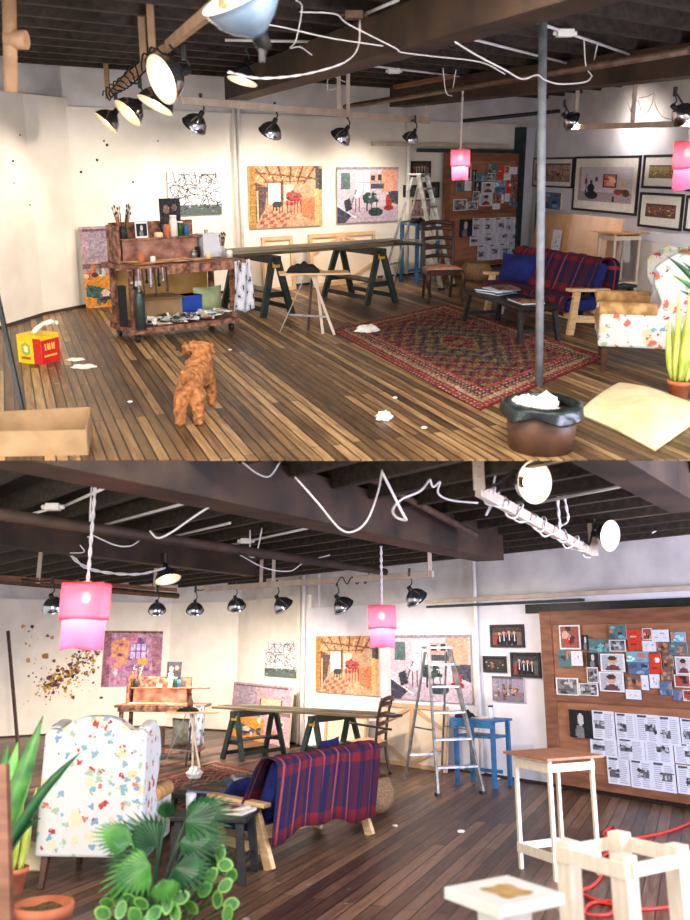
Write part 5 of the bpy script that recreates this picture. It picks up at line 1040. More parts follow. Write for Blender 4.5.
# --- workbench on castors with everything on it
def workbench(room, loc, rz, view, W_=1.3, D=.52, full=True):
    t = thing('workbench', room, 'paint crusted wooden workbench on castors crowded with art tools, %s view' % view, 'workbench', loc, rz)
    X = Matrix.Translation(loc) @ Matrix.Rotation(rz, 4, 'Z'); at = lambda x, y, z: X @ V((x, y, z)); cr = M['crust']
    b = B(); b.box(-W_ / 2, -D / 2, .09, W_ / 2, D / 2, .15); b.obj('base_platform', cr, t, bevel=.005)
    for x in (-1, 1):
        for y in (-1, 1):
            b = B(); b.tube([(x * (W_ / 2 - .08) - .015, y * (D / 2 - .06), .04), (x * (W_ / 2 - .08) + .015, y * (D / 2 - .06), .04)], .04, 14); b.box(x * (W_ / 2 - .08) - .025, y * (D / 2 - .06) - .02, .05, x * (W_ / 2 - .08) + .025, y * (D / 2 - .06) + .02, .09); b.obj('castor', M['black'], t)
            b = B(); b.box(x * (W_ / 2 - .05) - .03, y * (D / 2 - .05) - .025, .15, x * (W_ / 2 - .05) + .03, y * (D / 2 - .05) + .025, .76); b.obj('leg', cr, t, bevel=.004)
    b = B(); b.box(-W_ / 2 - .04, -D / 2 - .05, .76, W_ / 2 + .08, D / 2 + .03, .8); tt = b.obj('tabletop', cr, t, bevel=.006)
    rr = random.Random(5); b = B(); pc = [(228, 170, 110), (236, 196, 150), (222, 150, 90), (200, 120, 90), (240, 214, 180), (230, 180, 60), (210, 90, 50), (236, 226, 210)]
    for k in range(150):
        cx, cy, r = rr.uniform(-W_ * .42, W_ * .3), rr.uniform(-D * .42, D * .3), rr.uniform(.02, .07); i = b.vs([(cx + r * 1.6 * math.cos(a) * rr.uniform(.7, 1.2), cy + r * .7 * math.sin(a) * rr.uniform(.7, 1.2), .802 + k * .0001) for a in [j * .8 for j in range(8)]]); b.face(tuple(range(i, i + 8)), 0, pc[rr.randrange(8)])
    b.obj('dried_paint', INK, t)
    b = B(); b.box(-W_ / 2 + .02, -D / 2 - .06, .7, W_ / 2 + .06, -D / 2 - .03, .77); b.obj('front_apron', cr, t, bevel=.003)
    Hs = 1.03; rw = W_ * .3
    b = B(); b.box(-W_ / 2 + .06, D / 2 - .05, .8, rw, D / 2, Hs + .18); b.obj('back_panel', cr, t, bevel=.003)
    b = B(); b.box(-W_ / 2 + .06, D / 2 - .25, Hs, rw + .32, D / 2 - .05, Hs + .02); b.obj('upper_shelf', cr, t, bevel=.003)
    b = B(); b.box(-W_ / 2 + .03, D / 2 - .3, .8, -W_ / 2 + .06, D / 2, Hs + .16); b.obj('side_board', cr, t, bevel=.003)
    b = B(); b.box(-W_ / 2 + .12, D / 2 - .2, .8, rw - .03, D / 2 - .17, Hs); b.obj('splash_board', mat('stained_red_board', (112, 60, 46), (186, 140, 120), 9, .6, detail=9, lo=.3, hi=.75), t)
    if full:
        b = B(); b.box(-W_ / 2 + .05, D / 2 - .02, .16, W_ / 2 - .08, D / 2, .7); b.obj('rear_panel', mat('ochre_panel', (178, 134, 70), (206, 168, 104), 3, .7), t)
        b = B(); b.box(-W_ / 2 - .12, -D / 2 - .06, .2, -W_ / 2 - .06, -D / 2 + .02, .62); b.obj('hanging_tools', M['dark'], t)
    V_ = view + ' view'
    def brushes(x, y, z, n, h, lb_, sp=.05, seed=1):
        r2 = random.Random(seed)
        for i in range(n):
            a, k = r2.uniform(0, 6.3), r2.uniform(.3, 1); b = B(); hh = h * r2.uniform(.75, 1.1); brush(b, (0, 0, 0), (math.cos(a) * sp * 1.6 * k, math.sin(a) * sp * k, hh), c1=[(150, 100, 60), (190, 150, 100), (60, 44, 40), (170, 60, 50), (90, 80, 70)][i % 5], c2=[(90, 60, 44), (50, 40, 36), (150, 120, 90)][i % 3])
            solo(b, 'paint_brush', INK, room, lb_, 'brush', at(x + math.cos(a) * .015, y + math.sin(a) * .015, z), rz, 'brushes: ' + lb_[:40])
    jar(room, at(-W_ / 2 + .14, D / 2 - .18, Hs + .02), .05, .13, 'green', 'dark jar of long brushes on the upper shelf of the workbench, ' + V_); brushes(-W_ / 2 + .14, D / 2 - .18, Hs + .035, 14, .34, 'long brush standing in the dark jar on the workbench shelf, ' + V_, .06, 2)
    if full:
        b = B(); b.box(-.07, -.006, 0, .07, .006, .17, c=(226, 226, 226)); b.pic(card_pic('dark', 3), lambda a, q: ((a - .5) * .12, -.008, .02 + q * .13)); solo(b, 'photo_card', INK, room, 'small black and white photo card on the workbench shelf, ' + V_, 'photograph', at(-W_ / 2 + .34, D / 2 - .22, Hs + .02), rz, rx=-.05)
        jar(room, at(W_ * .42, D * .28, .8), .05, .1, mat('orange_red_pot', (206, 70, 40), None, 6, .5), 'orange red jar of brushes at the right of the workbench, ' + V_); brushes(W_ * .42, D * .28, .81, 12, .27, 'brush standing in the orange red jar on the workbench, ' + V_, .05, 7)
        jar(room, at(W_ * .5, D * .1, .8), .05, .12, 'glass', 'clear jar of brushes beside the orange red jar, ' + V_); brushes(W_ * .5, D * .1, .81, 10, .27, 'brush standing in the clear jar on the workbench, ' + V_, .06, 9)
    # portrait card, bottles
    b = B(); b.box(-.12, -.01, 0, .12, .01, .4, c=(40, 36, 40)); im_ = Pic(20, 32, (34, 34, 40), 2); im_.ell(.3, .3, .16, .12, (120, 96, 84)); im_.ell(.7, .25, .14, .1, (110, 90, 80)); im_.rect(0, .68, 1, 1, (40, 80, 130)); im_.ell(.35, .6, .2, .2, (60, 52, 50)); im_.noise(14); b.pic(im_.a, lambda a, q: ((a - .5) * .24, -.012, q * .4)); solo(b, 'dark_portrait', INK, room, 'dark double portrait panel standing on top of the workbench shelf, ' + V_, 'painting', at(.1, D / 2 - .1, Hs + .02), rz, rx=-.04)
    for i, (x, y, r, h_, mt_, lb_) in enumerate([(-.02, .02, .045, .2, 'white', 'tall white bottle'), (.06, .01, .035, .14, 'leafdk', 'dark green bottle'), (-.1, .0, .04, .13, 'terra', 'reddish jar'), (.13, .02, .03, .12, 'blue', 'small blue bottle'), (-.2, .0, .05, .05, 'cushion', 'low cream tub')]):
        jar(room, at(x + .1, D / 2 - .2, Hs + .02), r, h_, mt_, '%s before the dark portrait on the workbench, %s' % (lb_, V_), 'bottles on the workbench shelf, ' + V_, name='bottle', cat='bottle', lid='white' if i < 2 else None)
    if full:
        b = B(); b.box(-.12, -.1, 0, .12, .1, .26); solo(b, 'clear_box', mat('milky_box', (204, 206, 214), None, 5, .3), room, 'milky box standing at the right of the splash board, ' + V_, 'box', at(rw + .14, D / 2 - .16, .802), rz, bevel=.006)
        b = B(); b.box(-.24, -.13, 0, .24, .13, .28); b.bar((-.26, -.16, .29), (.26, -.16, .27), .1, .006); solo(b, 'cardboard_carton', M['card'], room, 'brown cardboard carton on the base of the workbench, ' + V_, 'box', at(-.2, .03, .151), rz, bevel=.003)
        b = B(); b.box(-.13, -.09, 0, .13, .09, .26); b.box(-.135, -.095, .22, .135, .095, .26); solo(b, 'blue_crate', M['blue'] if False else mat('bright_blue_plastic', (26, 66, 160), None, 6, .4), room, 'bright blue plastic box on the base of the workbench, ' + V_, 'box', at(.17, .03, .151), rz, bevel=.004)
        pillow(room, Matrix.Translation(at(.43, .05, .31)) @ Matrix.Rotation(rz, 4, 'Z'), .36, .34, .2, 'pale green stuffed bag on the base of the workbench, ' + V_, mat('pale_green_bag', (140, 156, 112), (170, 180, 140), 8, .7), 'green_bag', 'bag')
        t2 = thing('spray_bottle', room, 'tall spray bottle hanging at the left front of the workbench, ' + V_, 'bottle', at(-W_ / 2 + .1, -D / 2 + .0, .151), rz)
        b = B(); b.lathe([(.001, 0), (.055, 0), (.055, .36), (.02, .42), (.02, .46)], 14); b.obj('bottle_body', mat('dark_bottle', (50, 62, 60), None, 6, .3), t2); b = B(); b.box(-.05, -.015, .45, .03, .015, .5); b.tube([(-.05, 0, .485), (-.08, 0, .485)], .008, 6); b.obj('trigger_head', M['white'], t2)
        cols_ = [(226, 222, 216), (200, 200, 206), (60, 60, 66), (150, 80, 60), (230, 226, 200), (110, 130, 150), (190, 170, 140), (236, 236, 236)]
        for i in range(84):
            b = B(); l = rr.uniform(.1, .16); r = rr.uniform(.02, .03); c_ = cols_[i % 8]; b.sheet(lambda u, v: (v * l, r * math.cos(u * 6.283) * (1 if v < .6 else 1), r * math.sin(u * 6.283) * (1 - .9 * v) + r), 8, 4, lambda u, v: c_ if v > .3 else (236, 234, 230)); b.tube([(-.02, 0, r), (0, 0, r)], .009, 6, c=(40, 40, 44))
            solo(b, 'paint_tube', INK, room, 'squeezed paint tube among the heap along the workbench base, ' + V_, 'paint tube', at(rr.uniform(-.42, .5), rr.uniform(-D / 2 + .03, -D / 2 + .13), .152 + rr.uniform(0, .07)), rr.uniform(0, 6.3), 'paint tubes on the workbench base, ' + V_)
        for i, (x, y, r, h_, mt_, lb_) in enumerate([(-.3, -.06, .035, .1, 'terra', 'rust coloured tin'), (-.22, -.12, .03, .07, 'white', 'small white tub'), (.2, .0, .04, .09, 'steel', 'grey tin'), (.3, -.1, .035, .06, 'cushion', 'cream tub'), (.27, .08, .03, .12, 'dark', 'black bottle'), (.5, -.12, .035, .08, 'white', 'white pot')]):
            jar(room, at(x * W_, y, .803), r, h_, mt_, '%s standing on the palette top of the workbench, %s' % (lb_, V_), 'pots on the workbench top, ' + V_, name='paint_pot', cat='pot')
        for i in range(9):
            b = B(); l = rr.uniform(.12, .3); b.bar((0, 0, 0), (rr.uniform(-.02, .02), 0, -l), .02, .012); b.ball((0, 0, -l), .02, seg=6); solo(b, 'hanging_tool', M[['dark', 'steel', 'brown'][i % 3]], room, 'tool hanging in a row from the left front edge of the workbench, ' + V_, 'tool', at(-W_ * .5 + .03 + i * .045, -D / 2 - .07, .78), rz, 'tools hanging from the workbench, ' + V_)
    # hanging rag
    b = B(); b.sheet(lambda s, q: (W_ / 2 + .02 + (s - .5) * .2 * (1 + .3 * q), -D / 2 - .065 - .02 * math.sin(s * 12 + q * 3), .78 - .55 * q + .02 * math.sin(s * 8)), 20, 20, lambda s, q: [(214, 214, 220), (190, 196, 208), (70, 74, 84)][int(abs(math.sin(s * 9 + q * 7) * math.cos(q * 11 - s * 5)) * 2.3)])
    solo(b, 'paint_rag', CLOTH, room, 'grey and white paint rag hanging off the right front of the workbench, ' + V_, 'rag', loc, rz, solid=.004)
    return t
wl, wr = P(1, 130, 343), P(1, 232, 330); wd = (wr - wl).normalized(); wa = math.atan2(wd.y, wd.x); WW = (wr - wl).length + .06
workbench(1, (wl + wr) / 2 + wd * .03 + V((-wd.y, wd.x, 0)) * .22, wa, 'upper', W_=WW, D=.6)
dp = P(1, 117, 306); frame_picture(1, Wall(1, v2(dp - V((.35, .2, 0))), v2(dp + V((1, .55, 0)))), (.0, .0, .85, 1.04), pic_door(), 'colourful unframed canvas leaning on the wall behind the workbench, upper view', None, kind='c', cat='painting', tilt=-.08)
# ================================================================ LOWER STUDIO
def wallpic2(W, px, pic, label, group, **k): return frame_picture(2, W, W.rect(*px, .03), pic, label, group, **k)
G2 = 'canvases on the lower studio walls'
wallpic2(VL, (103, 631, 161.5, 686), pic_purple(), 'purple and orange unframed painting behind the workbench, lower view', G2, kind='c', cat='painting')
wallpic2(VN, (265, 642, 297, 677), pic_tangle(), 'small unframed canvas of tangled black lines, lower view', G2, kind='c', cat='painting')
wallpic2(VR, (316, 636, 379, 694), pic_workshop(), 'orange toned unframed painting of a studio interior, lower view', G2, kind='c', cat='painting')
wallpic2(VR, (391, 635, 471, 701), pic_parlour(), 'lilac toned unframed painting behind the stepladder, lower view', G2, kind='c', cat='painting')
G3 = 'small frames left of the lower pinboard'
wallpic2(VR, (490, 624.5, 523.5, 647.5), pic_people(1), 'black framed group photograph, topmost of three, lower view', G3)
wallpic2(VR, (483, 656, 505.5, 672.5), pic_gallery(31, (60, 56, 60)), 'smallest black framed photograph left of its twin, lower view', G3, fw=.03)
wallpic2(VR, (510.5, 652.5, 540, 677.5), pic_people(2, (90, 90, 96)), 'black framed photograph nearest the pinboard, lower view', G3)
wallpic2(VR, (492.5, 676.5, 524, 701.5), pic_gallery(32, (150, 140, 160)), 'small unframed lilac canvas under the black frames, lower view', None, kind='c', cat='painting')
board(2, VR, sL, BW * 1.28, BH, zb, .1, 'lower', cw=BW)
stretcher(2, VR, VR.rect(377, 703, 446, 766, .25), 'large bare canvas with corner braces leaning behind the stepladder, lower view', .26, -.09, x2=True)
stretcher(2, VR, VR.rect(324, 714, 366, 757, .2), 'bare canvas leaning low behind the sawhorses, lower view', .2, -.08, brace=True)
r_ = VN.rect(231, 684, 290, 744, .3); frame_picture(2, VN, (r_[0], 0, r_[2], VN.at(260, 684, .25)[1]), pic_door(), 'colourful unframed canvas of a doorway leaning on the wall behind the planks, lower view', None, kind='c', off=.3, cat='painting', tilt=-.08)
# trestle table
u1, u2 = P(2, 254, 757), P(2, 332, 765); dq2 = (u2 - u1).normalized(); aq = math.atan2(dq2.y, dq2.x)
sawhorse(2, u1, aq, 'dark green sawhorse under the left end of the planks, lower view', L=1.0, h=.72, sp=.42)
sawhorse(2, u2, aq, 'dark green sawhorse under the right end of the planks, lower view', L=1.0, h=.72, sp=.46)
for i, (o_, a_, c_, lb_) in enumerate([(-.28, -.6, 2.6, 'nearest'), (-.03, -.7, 2.75, 'middle'), (.22, -.5, 2.5, 'farthest')]):
    b = B(); b.box(a_, o_ - .11, 0, c_, o_ + .11, .035); solo(b, 'wooden_plank', M['green'] if i == 1 else MATS['grey_brown_plank'], 2, '%s of the three long dark planks across the sawhorses, lower view' % lb_, 'plank', u1 + V((0, 0, .725)), aq + [.0, .012, -.01][i], 'planks on the sawhorses, lower view', bevel=.004)
p = Y(2, 350, 723, 12.2); q = Y(2, 391, 729.5, 11.6); b = B(); b.bar((0, 0, 0), q - p, .035, .025); solo(b, 'thin_batten', M['green'], 2, 'thin dark batten sticking out past the chair from the planks, lower view', 'batten', p)
# workbench, stool
wl = P(2, 160, 757); workbench(2, wl, R(-6), 'lower', W_=1.3, D=.56, full=False)
fold_stool(2, P(2, 188, 766), R(0), 'lower', h=.74)
black_cloth(2, P(2, 188, 766) + V((-.04, 0, .763)), .3, .2, .06, 'crumpled black cloth on the folding stool, lower view', 4)
t = thing('glass_bottle', 2, 'small brown bottle standing behind the black cloth, lower view', 'bottle', P(2, 188, 766) + V((-.03, .115, .763)))
b = B(); b.lathe([(.001, 0), (.045, 0), (.045, .13), (.018, .19), (.018, .22)], 14); b.obj('bottle_body', mat('amber', (110, 80, 50), None, 5, .2), t); b = B(); b.lathe([(.001, .22), (.02, .22), (.02, .25), (.001, .25)], 10); b.obj('cap', M['black'], t)
X = Matrix.Translation(wl) @ Matrix.Rotation(R(-6), 4, 'Z')
pillow(2, Matrix.Translation(X @ V((.42, .02, .37))), .5, .44, .3, 'bulging grey rubbish sack on the base of the workbench, lower view', mat('grey_sack', (110, 112, 100), (150, 150, 138), 12, .5, bump=.6), 'grey_sack', 'sack')
b = B(); b.box(-.26, -.14, 0, .26, .14, .3); solo(b, 'cardboard_carton', M['card'], 2, 'dark cardboard carton on the base of the workbench, lower view', 'box', X @ V((-.25, .04, .151)), R(-6), bevel=.004)
# chair, ladder, blue table
ladderback(2, P(2, 368, 775), R(-112), 'dark ladder back dining chair behind the sofa, lower view', s=.96)
ladder(2, P(2, 441, 787), R(16), 'paint spattered aluminium stepladder before the lilac painting, lower view', w_=.58, h=Y(2, 436, 648, P(2, 441, 787).y).z, dep=1.25)
bt2 = P(2, 484, 785); blue_table(2, bt2, VR.a + R(10), 'lower', h=Y(2, 484, 718, bt2.y).z, w_=.62, d=.42); bh2 = Y(2, 484, 718, bt2.y).z
black_cloth(2, bt2 + V((-.2, .1, bh2 + .001)), .24, .16, .08, 'small crumpled black cloth on the blue table, lower view')
jar(2, bt2 + V((.12, -.04, bh2)), .04, .14, 'glass', 'clear jar with a dark lid on the blue table, lower view', lid='black')
magazine(2, bt2 + V((.0, .0, bh2)), R(30), 'flat pale papers lying on the blue table, lower view', c=(206, 180, 150), style='white', w_=.2, h=.26)
# plywood topped stand
cs = [P(2, u, v, .88) for u, v in ((509, 755), (576, 767.5), (598, 749.5), (530, 742.5))]; c_ = sum(cs, V()) / 4; e1 = cs[1] - cs[0]; e2 = cs[3] - cs[0]
stand(2, (c_.x, c_.y, 0), math.atan2(e1.y, e1.x), 'tall stand with a reddish plywood top and thin pale legs, lower view', L=e1.length * .72 - .15, D=e2.length * .6 - .15, h=.88, leg=.015, topm='plyred', over=.075, low=.16)
# bare white frame stand and white topped stand
cs = [P(2, u, v, .8) for u, v in ((561, 847), (662, 873), (680, 838), (588, 819))]; c_ = sum(cs, V()) / 4; e1 = cs[1] - cs[0]; e2 = cs[3] - cs[0]
stand(2, (c_.x, c_.y, 0), math.atan2(e1.y, e1.x), 'bare whitish wooden frame stand without a top, lower view', L=e1.length * .74 - .08, D=e2.length * .62 - .08, h=.8, leg=.042, top=0, mt='pale', low=.2, name='frame_stand', lowrail=False)
cs = [P(2, u, v, .76) for u, v in ((440, 894), (524, 926), (568.5, 887), (484.5, 861))]; c_ = sum(cs, V()) / 4; e1 = cs[1] - cs[0]; e2 = cs[3] - cs[0]
stand(2, (c_.x, c_.y, 0), math.atan2(e1.y, e1.x), 'white topped stand with a tan square stain, lower view', L=e1.length * .16, D=e2.length * .16, h=.76, leg=.03, mt='white', topm='white', over=e1.length * .27, top=.045, name='white_stand', stain=(.02, .0, .17, .15), lowrail=False)
# red extension cord
CC = [(700, 820), (672, 832), (640, 839), (612, 842), (603, 835), (614, 829), (618, 842), (612, 852), (598, 862), (602, 876), (592, 888), (580, 894), (596, 902), (612, 905), (610, 916), (585, 916), (596, 904), (640, 912), (700, 905)]
wire(2, [P(2, u, v) + V((0, 0, .012 + .004 * (i % 2))) for i, (u, v) in enumerate(CC)], .011, 'red extension cord looping over the boards under the white stands, lower view', mt='red', name='extension_cord', cat='cord')
# sofa group
sz = R(237); sc2 = V((-.44, 8.36, 0)); L2, D2 = 1.6, .66; fd2 = V((math.cos(sz), math.sin(sz), 0)); fr2 = V((math.sin(sz), -math.cos(sz), 0))
sofa(2, sc2, sz, 'pine framed sofa seen from behind under a tartan blanket, lower view', L2, D2, .78, .34, .5)
blanket(2, sc2, sz, 'red and navy tartan blanket hanging over the sofa back, lower view', L2, D2, .78, .34, -L2 / 2 + .0, L2 / 2 + .02, back=.58, wob=.025, seedv=5, kk=8)
pillow(2, Matrix.Translation(sc2 + fd2 * .5 + fr2 * .2 + V((0, 0, .5))) @ Matrix.Rotation(sz - .3, 4, 'Z') @ Matrix.Rotation(-.9, 4, 'X'), .4, .36, .18, 'royal blue pillow slumped at the near end of the sofa, lower view', M['bluefab'])
pillow(2, Matrix.Translation(sc2 - fd2 * .55 + fr2 * .05 + V((0, 0, .66))) @ Matrix.Rotation(sz + .2, 4, 'Z') @ Matrix.Rotation(-.2, 4, 'X'), .46, .4, .16, 'blue pillow peeking over the far end of the sofa back, lower view', M['bluefab'])
b = B(); b.lathe([(.001, 0), (.17, 0), (.25, .1), (.26, .2), (.2, .34), (.17, .36), (.19, .18), (.001, .1)], 24); solo(b, 'wicker_basket', M['wicker'], 2, 'round wicker basket on the floor beyond the far end of the sofa, lower view', 'basket', P(2, 371, 811))
ct = V((-1.2, 9.15, 0)); low_table(2, ct, R(62), 'low black coffee table between rug and sofa piled with books, lower view', L=1.2, D=.5, h=.38, splay=.05)
for i, (dx, dy, r_, c_, st, lb_) in enumerate([(.22, -.05, 1.9, (70, 140, 190), 'sky', 'blue edged book, lowest of the pile'), (.24, -.04, 1.7, (226, 230, 236), 'white', 'white book, second in the pile'), (.2, -.02, 2.0, (60, 120, 170), 'blue', 'blue book, third in the pile'), (.25, 0, 1.8, (214, 216, 220), 'grey', 'grey book topmost in the pile')]):
    X = ct + V((dx, dy, .381 + i * .024)); magazine(2, X, r_, '%s on the coffee table, lower view' % lb_, c=c_, style=st, seedv=i + 2, th=.022, w_=.24, h=.34, group='books piled on the lower coffee table')
magazine(2, ct + V((-.1, -.3, .381)), 1.2, 'brown covered notebook lying alone on the coffee table, lower view', c=(120, 150, 190), style='brown', seedv=4, w_=.26, h=.34, th=.02)
sc_t = P(2, 216, 812, .46); s2 = V((sc_t.x, sc_t.y, 0)); low_table(2, s2, R(-8), 'small black side table between the armchair and the sofa, lower view', L=.6, D=.46, h=.46, splay=.02, name='side_table', cat='side table')
magazine(2, s2 + V((.1, .02, .461)), R(70), 'pale magazine under another on the black side table, lower view', c=(206, 196, 180), style='white', w_=.26, h=.36, th=.02)
magazine(2, s2 + V((.06, .03, .482)), R(62), 'patterned magazine topmost on the black side table, lower view', c=(190, 176, 140), style='warm', seedv=6, w_=.24, h=.34, th=.018)
b = B(); b.lathe([(.001, 0), (.034, 0), (.042, .14), (.04, .14), (.032, .006), (.001, .006)], 18); solo(b, 'drinking_glass', M['glass'], 2, 'empty clear drinking glass on the black side table, lower view', 'glass', s2 + V((-.2, -.02, .461)))
rug(2, P(2, 100, 796), P(2, 218, 838), P(2, 215, 763), 'patterned red and navy rug partly hidden by the armchair, lower view', 4)
crumple(2, P(2, 194, 779) + V((0, 0, .016)), .12, 'crumpled white paper at the far edge of the rug, lower view', 6, flat=.7)
for u, v, r in ((461, 832, .04), (498, 779, .03), (395, 826, .03)): crumple(2, P(2, u, v), r, 'tiny paper fleck on the bare floorboards of the lower view', u, group='tiny paper flecks, lower view', flat=.3)
lg = P(2, 44, 890); W2, Dp = .8, .85; lh2 = Y(2, 54, 857, lg.y).z
wing_chair(2, lg + V((W2 / 2 - .07, Dp / 2 - .03, 0)), R(176), 'cream wing armchair with red and blue flowers seen from behind, lower view', W2, Dp, Y(2, 77, 716, lg.y).z, lh2)
# plants and foreground left
snake_plant(2, P(2, 12, 893), 'snake plant in a small pot behind the palm blades, lower view', r=.1, h=.17, lh=.58, n=8, seedv=6)
pz = P(2, 44, 903, .3); t = thing('terracotta_pot', 2, 'wide empty terracotta pot with dry soil beside the armchair, lower view', 'pot', (pz.x, pz.y, 0))
b = B(); pot(b, .165, .3); b.obj('pot_body', M['terra'], t); b = B(); b.sheet(lambda s, q: (.15 * q * math.cos(s * 6.283), .15 * q * math.sin(s * 6.283), .262 + .01 * math.sin(s * 30) * q), 20, 5); b.obj('soil', M['soil'], t)
pb = V((-2.05, 5.2, 0)); t = thing('palm_plant', 2, 'palm with broad glossy blades reaching in at the left edge, lower view', 'plant', pb)
b = B(); pot(b, .17, .3); b.obj('pot', M['terra'], t)
for i, (u, v, w_, mt_) in enumerate([(80, 753, .028, 'leafdk'), (41, 818, .024, 'leafdk'), (43, 716, .06, 'leaf'), (36, 738, .07, 'leaflt'), (18, 742, .07, 'leaflt'), (8, 745, .06, 'leaf'), (30, 770, .05, 'leaf'), (-8, 760, .06, 'leaf'), (48, 790, .02, 'leafdk')]):
    q = Y(2, u, v, 5.15 + .07 * i) - pb; b = B(); blade(b, (0, 0, .28), q, w_, (.0, 0, .12 if i < 2 else .02), n=12, mid=.6, cup=.35); b.obj('leaf', M[mt_], t, solid=.003)
b = B(); p = Y(2, 2, 765, 4.6); q = Y(2, 6, 930, 4.4); b.bar((0, 0, 0), q - p, .06, .05, up=(0, 1, 0)); solo(b, 'wooden_post', M['boardf'], 2, 'dark wooden post cut off at the left edge before the palm, lower view', 'post', p)
pp = [P(2, u, v) for u, v in ((-20, 872), (46, 872), (44, 848), (-10, 848))]; o = sum(pp, V()) / 4; b = B()
def cf2(top):
    def fn(s, q):
        k = pp[0] * (1 - s) * (1 - q) + pp[1] * s * (1 - q) + pp[2] * s * q + pp[3] * (1 - s) * q - o; e = (math.sin(math.pi * s) * math.sin(math.pi * q)) ** .35; return (k.x, k.y, .012 + .1 * e if top else .003)
    return fn
b.sheet(cf2(1), 16, 16); b.sheet(cf2(0), 16, 16); solo(b, 'floor_cushion', M['cushion'], 2, 'cream floor cushion half hidden behind the snake plant, lower view', 'cushion', o)
b = B(); p = Y(2, 18, 742, 16.3); q = Y(2, 8, 631, 16.6); p.z = 0; b.bar((0, 0, 0), q - p, .05, .05, up=(0, 1, 0)); solo(b, 'leaning_stick', M['brown'], 2, 'dark wooden stick leaning against the cream wall, lower view', 'stick', p)
# big leafy plant in the foreground
fp = V((-1.02, 5.0, 0)); t = thing('leafy_plant', 2, 'bushy potted plant with fan and variegated leaves in the foreground, lower view', 'potted plant', fp)
b = B(); pot(b, .17, .26); b.obj('pot', M['terra'], t)
top = V((0, 0, .25)); rr = random.Random(8)
def fan(b, base, c, tip, n=13, spread=1.15, m=0):     # palmate leaf: stem, then narrow fingers fanning from c
    b.tube(smooth([base, base + (c - base) * .5 + V((0, 0, .05)), c], 5), .006, 5, m); ax = tip - c; l = ax.length; ax = ax.normalized(); up = V((0, -.55, .84)); sd = ax.cross(up).normalized(); nn = sd.cross(ax)
    for k in range(n):
        a = (k / (n - 1) - .5) * 2 * spread; d = ax * math.cos(a) + sd * math.sin(a); ll = l * (1 - .35 * abs(a) / spread); wv = (ax * -math.sin(a) + sd * math.cos(a)) * (l * .058); e = c + d * ll - nn * (.12 * ll)
        j = b.vs([c, c + d * ll * .55 - wv, c + d * ll * .6 + nn * .012, c + d * ll * .55 + wv, e]); b.face((j, j + 1, j + 2), m); b.face((j, j + 2, j + 3), m); b.face((j + 1, j + 4, j + 2), m); b.face((j + 2, j + 4, j + 3), m)
for i, (cu, cv, tu, tv, dy, mt_) in enumerate([(132, 842, 92, 828, -.05, 'leaf'), (150, 865, 96, 888, -.15, 'leaf'), (165, 818, 168, 796, .15, 'leafdk'), (185, 822, 240, 806, .1, 'leafdk'), (180, 842, 232, 838, .0, 'leafdk'), (175, 868, 215, 880, -.15, 'leafdk'), (163, 880, 170, 905, -.25, 'leaf'), (158, 845, 120, 815, .1, 'leafdk'), (150, 885, 120, 912, -.2, 'leafdk'), (190, 858, 236, 862, .05, 'leafdk'), (196, 825, 215, 795, .2, 'leafdk'), (140, 860, 100, 858, .05, 'leafdk')]):
    c = Y(2, cu, cv, 5.0 + dy) - fp; q = Y(2, tu, tv, 5.0 + dy * 1.3 - .03) - fp; b = B(); fan(b, top, c, q, n=15, spread=1.3 if i % 2 else 1.0); b.obj('fan_leaf', M[mt_], t, solid=.002)
for i, (u, v, dy) in enumerate([(221, 852, 0), (226, 864, 0), (212, 874, -.05), (232, 875, .05), (226, 884, 0), (218, 898, -.05), (232, 903, .05), (228, 912, 0), (118, 893, -.2), (130, 898, -.25), (142, 902, -.3), (108, 902, -.15), (122, 908, -.25), (136, 914, -.3), (155, 912, -.3), (168, 903, -.3), (182, 896, -.25), (176, 912, -.3), (192, 906, -.2), (104, 912, -.2), (150, 922, -.3), (206, 888, -.1), (196, 880, -.1), (128, 884, -.15)]):
    c = Y(2, u, v, 5.0 + dy) - fp; b = B(); a = rr.uniform(0, 6.3); ca, sa = math.cos(a), math.sin(a)
    def lf(k_, lift):
        def fn(s, q): x, z = (q - .5) * .085 * k_, (s - .5) * .06 * k_ * math.sin(math.pi * min(1, q * .97 + .03)) ** .6; return (c.x + x * ca - z * sa, c.y - .02 - lift + .5 * z + .3 * x, c.z + x * sa + z * ca)
        return fn
    b.sheet(lf(1, 0), 8, 12, m=1); b.sheet(lf(.74, .003), 8, 12, m=0); b.tube(smooth([V((c.x * .4, c.y * .4, .24)), c * .7 + V((0, 0, .07)), c], 4), .004, 4, 2)
    b.obj('variegated_leaf', [M['leaf'], M['leaflt'], M['leafdk']], t)
